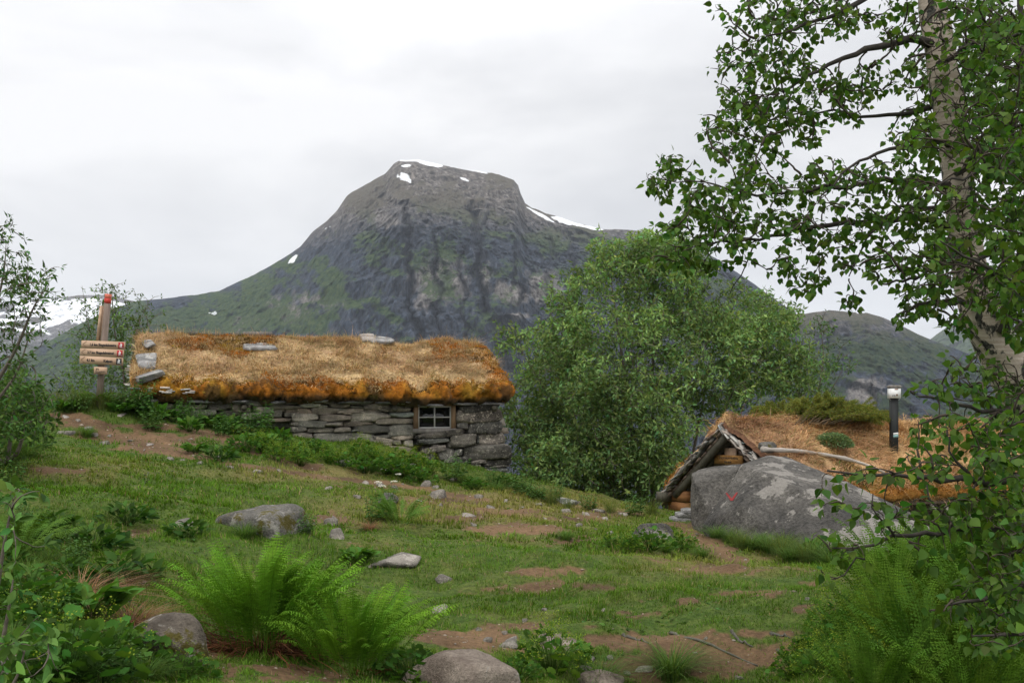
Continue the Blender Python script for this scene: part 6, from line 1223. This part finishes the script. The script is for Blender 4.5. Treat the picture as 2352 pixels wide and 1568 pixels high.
# drifts of the same weeds
def drift(pts, kinds, sc, nm, label, group, cat='plant'):
    for i_, (x, y) in enumerate(sorted(pts)): kd, k = kinds[i_ % len(kinds)]; put(kd, k, x + r.uniform(-6, 6), y + r.uniform(-3, 3), sc * r.uniform(.8, 1.2), nm, '%s, %s from the left' % (label, ORD[i_]), cat, group, r=r)
drift([(320,958),(350,965),(385,962),(415,972),(450,975),(485,980),(520,990),(560,1000),(600,1010),(640,1015),(350,985),(430,990),(510,1003),(590,1022)], [('nettle',0),('dock',1),('nettle',1),('dock',0)], 1.0, 'weed', 'tall green weed at the left half of the hut wall', 'weeds along the left of the stone hut')
drift([(560,1035),(600,1040),(640,1042),(680,1050),(720,1045),(640,1060),(690,1070),(750,1062),(790,1070),(830,1062),(870,1068),(910,1072),(950,1080),(980,1090),(840,1085),(890,1090),(930,1098),(970,1105)], [('lady',0),('lady',2),('lady',1),('lady',2)], 1.0, 'leafy_plant', 'round leaved herb below the stone hut wall', 'herbs below the stone hut wall')
drift([(1040,1105),(1070,1110),(1100,1108),(1130,1115),(1160,1118),(1190,1125),(1090,1122),(1140,1130),(1200,1135),(1235,1140)], [('nettle',1),('tussock',1),('lady',1),('tussock',0)], .85, 'weed', 'green weed at the right hand corner of the stone hut', 'weeds at the corner of the stone hut')
drift([(1650,1235),(1680,1245),(1700,1258),(1730,1262),(1760,1270),(1790,1280),(1820,1285),(1850,1292),(1880,1295),(1910,1298),(1690,1232),(1750,1248),(1800,1262),(1840,1272),(1870,1280),(1935,1290),(1970,1285)], [('tussock',1),('tussock',0),('tussock',1),('tussock',2)], .85, 'grass_tussock', 'dark grass tuft at the foot of the huge boulder', 'grass fringe along the huge boulder', 'grass')
drift([(150,948),(180,945),(205,940),(240,938),(262,942),(285,945),(310,948),(270,930),(230,930),(180,935),(300,935),(130,940),(95,948),(60,950)], [('tussock',2),('nettle',1),('tussock',2),('dock',0)], .9, 'tall_grass', 'tall seeding grass at the foot of the signpost', 'tall grass round the signpost', 'grass')
drift([(30,1040),(60,1055),(10,1080),(90,1035),(20,1120),(60,1000)], [('tussock',1),('nettle',1)], .9, 'weed', 'dark weeds under the bush at the left edge', 'weeds under the left bush')
drift([(20,1300),(70,1330),(110,1300),(150,1320),(60,1270),(100,1370),(40,1420),(120,1400),(330,1330),(235,1400),(30,1480),(90,1500),(200,1500),(300,1500),(170,1300),(130,1440),(330,1560),(230,1570),(60,1560),(420,1560),(15,1360),(80,1445),(160,1470),(250,1480),(280,1560),(150,1370),(90,1240),(45,1200),(130,1545)], [('lady',1),('dock',2),('tussock',1),('lady',0),('nettle',1)], .55, 'leafy_plant', 'leafy green weed on the shady bank at the lower left', 'weeds on the lower left bank')
drift([(1400,1262),(1440,1250),(1530,1268),(1570,1262),(1450,1272),(1610,1278)], [('lady',2),('tussock',0)], .6, 'leafy_plant', 'low yellow green herb in front of the rounded grey rock', 'herbs by the rounded grey rock')
drift([(1900,1500),(1870,1530),(1930,1460),(1940,1540),(1990,1560),(1890,1560),(1830,1560)], [('lady',2),('lady',0)], .8, 'leafy_plant', 'yellow flowered herb at the left edge of the fern bank', 'herbs beside the fern bank')
drift([(1225,1150),(1260,1160),(1310,1168),(1350,1170),(1280,1150),(1400,1178),(1450,1182),(1500,1180)], [('nettle',1),('tussock',2)], .7, 'weed', 'weed on the edge of the slope under the broad willow', 'weeds under the broad willow')
# cow parsley heads by the hut
for i_, (x, y) in enumerate(((925,1068),(948,1070),(880,1082),(915,1094),(868,1112),(905,1110),(878,1120))):
    g = G(x, y + 12); rr = rng(600 + i_); D_ = g[1]; h = 16 / F * D_; mb = MB(); n = 60; a = rr.random(n) * 6.28; q = np.sqrt(rr.random(n)) * .045; p = np.stack([np.cos(a) * q, np.sin(a) * q, .012 * (1 - (q / .045) ** 2) + h], -1) + g
    root = thing('white_flower', tuple(g), 'small white umbel flower below the hut window, %s of seven' % ('rightmost upper', 'tallest right', 'upper middle', 'lower right', 'left lower', 'lower middle', 'lowest')[0 if 0 else i_], 'flower', 'white flowers below the stone hut'); X, Y, Z = frames(rr.normal(size=(n, 3)), rr, 1); tile(mb, WILLOW_LEAF[0], WILLOW_LEAF[1], p, X, Y * 2, Z, .014, vary((.75, .75, .66), n, rr, .06, .02)); mb.build('petals', M['straw'], root)
    sm = MB(); tubes(sm, np.stack([g, g + ZA * h * .5 + XA * .004, g + ZA * h]), np.full(3, .002), 3, (.08, .13, .04)); sm.build('stalk', M['leaf'], root)
# roots across the bare soil
for lab, l in (('long root crossing the bare soil on the right', [(1540,1458),(1590,1470),(1620,1480),(1660,1498),(1700,1515),(1740,1530)]), ('forked root near the fern bank', [(1680,1455),(1700,1478),(1730,1490)]), ('short dark root at the edge of the fern bank', [(1785,1500),(1820,1510),(1850,1520)]), ('thin root beside the forked root', [(1770,1455),(1800,1462),(1815,1468)]), ('pale root lying across the soil', [(1815,1493),(1838,1480),(1850,1478)]), ('root at the foot of the tan rock', [(1430,1462),(1460,1470),(1490,1480)]), ('dry stick lying in the left lawn', [(330,1092),(370,1085),(400,1082)]), ('dry twig standing in the left lawn', [(335,1110),(338,1092),(345,1080)])):
    pts = resample(np.array([G(a, b_, .004) for a, b_ in l]), 14); pts[:, 2] += .004 * rng(len(l)).normal(size=14); mb = MB(); tubes(mb, pts, np.linspace(.011, .004, 14) * (1 if 'stick' not in lab and 'twig' not in lab else .5), 7, vary((.10, .07, .05), 1, rng(3), .1)[0]); tag(mb.build('root' if 'root' in lab else 'stick', M['twig'], None, True, origin=pts[7]), lab, 'root' if 'root' in lab else 'stick')

# ================================================================ grass of the meadow
r = rng(90); mb = MB()
def green_of(p, dry, r, n):
    f = fbm(p * .8, 3, 91)[:, None]; f2 = fbm(p * 3.0, 3, 92)[:, None]; c = np.array([.080, .154, .017]) * (1 + .30 * f + .25 * f2); c = c * (1 - dry[:, None] * .75) + np.array([.25, .19, .07]) * dry[:, None] * .75; c = c * np.clip(1 + r.normal(size=(n, 1)) * .28, .4, 1.8) * (1 + r.normal(size=(n, 3)) * .05)
    st = r.random(n) < .07; c[st] = np.array([.28, .22, .11]) * r.uniform(.6, 1.2, (st.sum(), 1)); return np.clip(c, .005, .8)
for N_, y0, y1, hh, ww in ((330000, 3.3, 9.5, (.018, .050), .0042), (230000, 9.5, 24, (.028, .065), .010)):
    p, dd, dry = scatter_mask(N_, r, y0, y1, lambda d, g: np.clip(1.02 - d * .96, 0, 1) * (1 - .35 * g)); n = len(p); cl = fbm(p * 5.5, 3, 95); cl2 = fbm(p * .9, 2, 96); p[:, :2] += r.normal(size=(n, 2)) * .004
    h = r.uniform(*hh, n) * np.clip(1 + 1.3 * cl + .8 * cl2, .30, 2.8); ln = r.normal(size=(n, 3)); ln[:, 2] = 0; ln += np.stack([vnoise(p * 2, 97), vnoise(p * 2, 98), 0 * h], -1) * 1.2
    blades(mb, p - ZA * .004, unit(ln), h, ww * r.uniform(.7, 1.3, n), r.uniform(.2, 1.3, n), green_of(p, dry, r, n), 2)
tag(mb.build('grass', M['grassblade']), kind='stuff')
# small broad leaves among the grass
p, dd, dry = scatter_mask(26000, r, 3.4, 16, lambda d, g: (1 - d)); k = (fbm(p * 1.3, 3, 99) > .12); p = p[k]; n = len(p); mb = MB(); X, Y, Z = frames(np.stack([r.normal(size=n), r.normal(size=n), .35 + 0 * p[:, 0]], -1), r, .4)
tile(mb, OVAL_LEAF[0], OVAL_LEAF[1], p, X, Y * 1.4, Z, r.uniform(.015, .04, n), vary((.07, .14, .03), n, r, .25, .1)); tag(mb.build('ground_cover', M['leaf']), kind='stuff')

for o in bpy.data.objects:
    if '_o' in o: del o['_o']
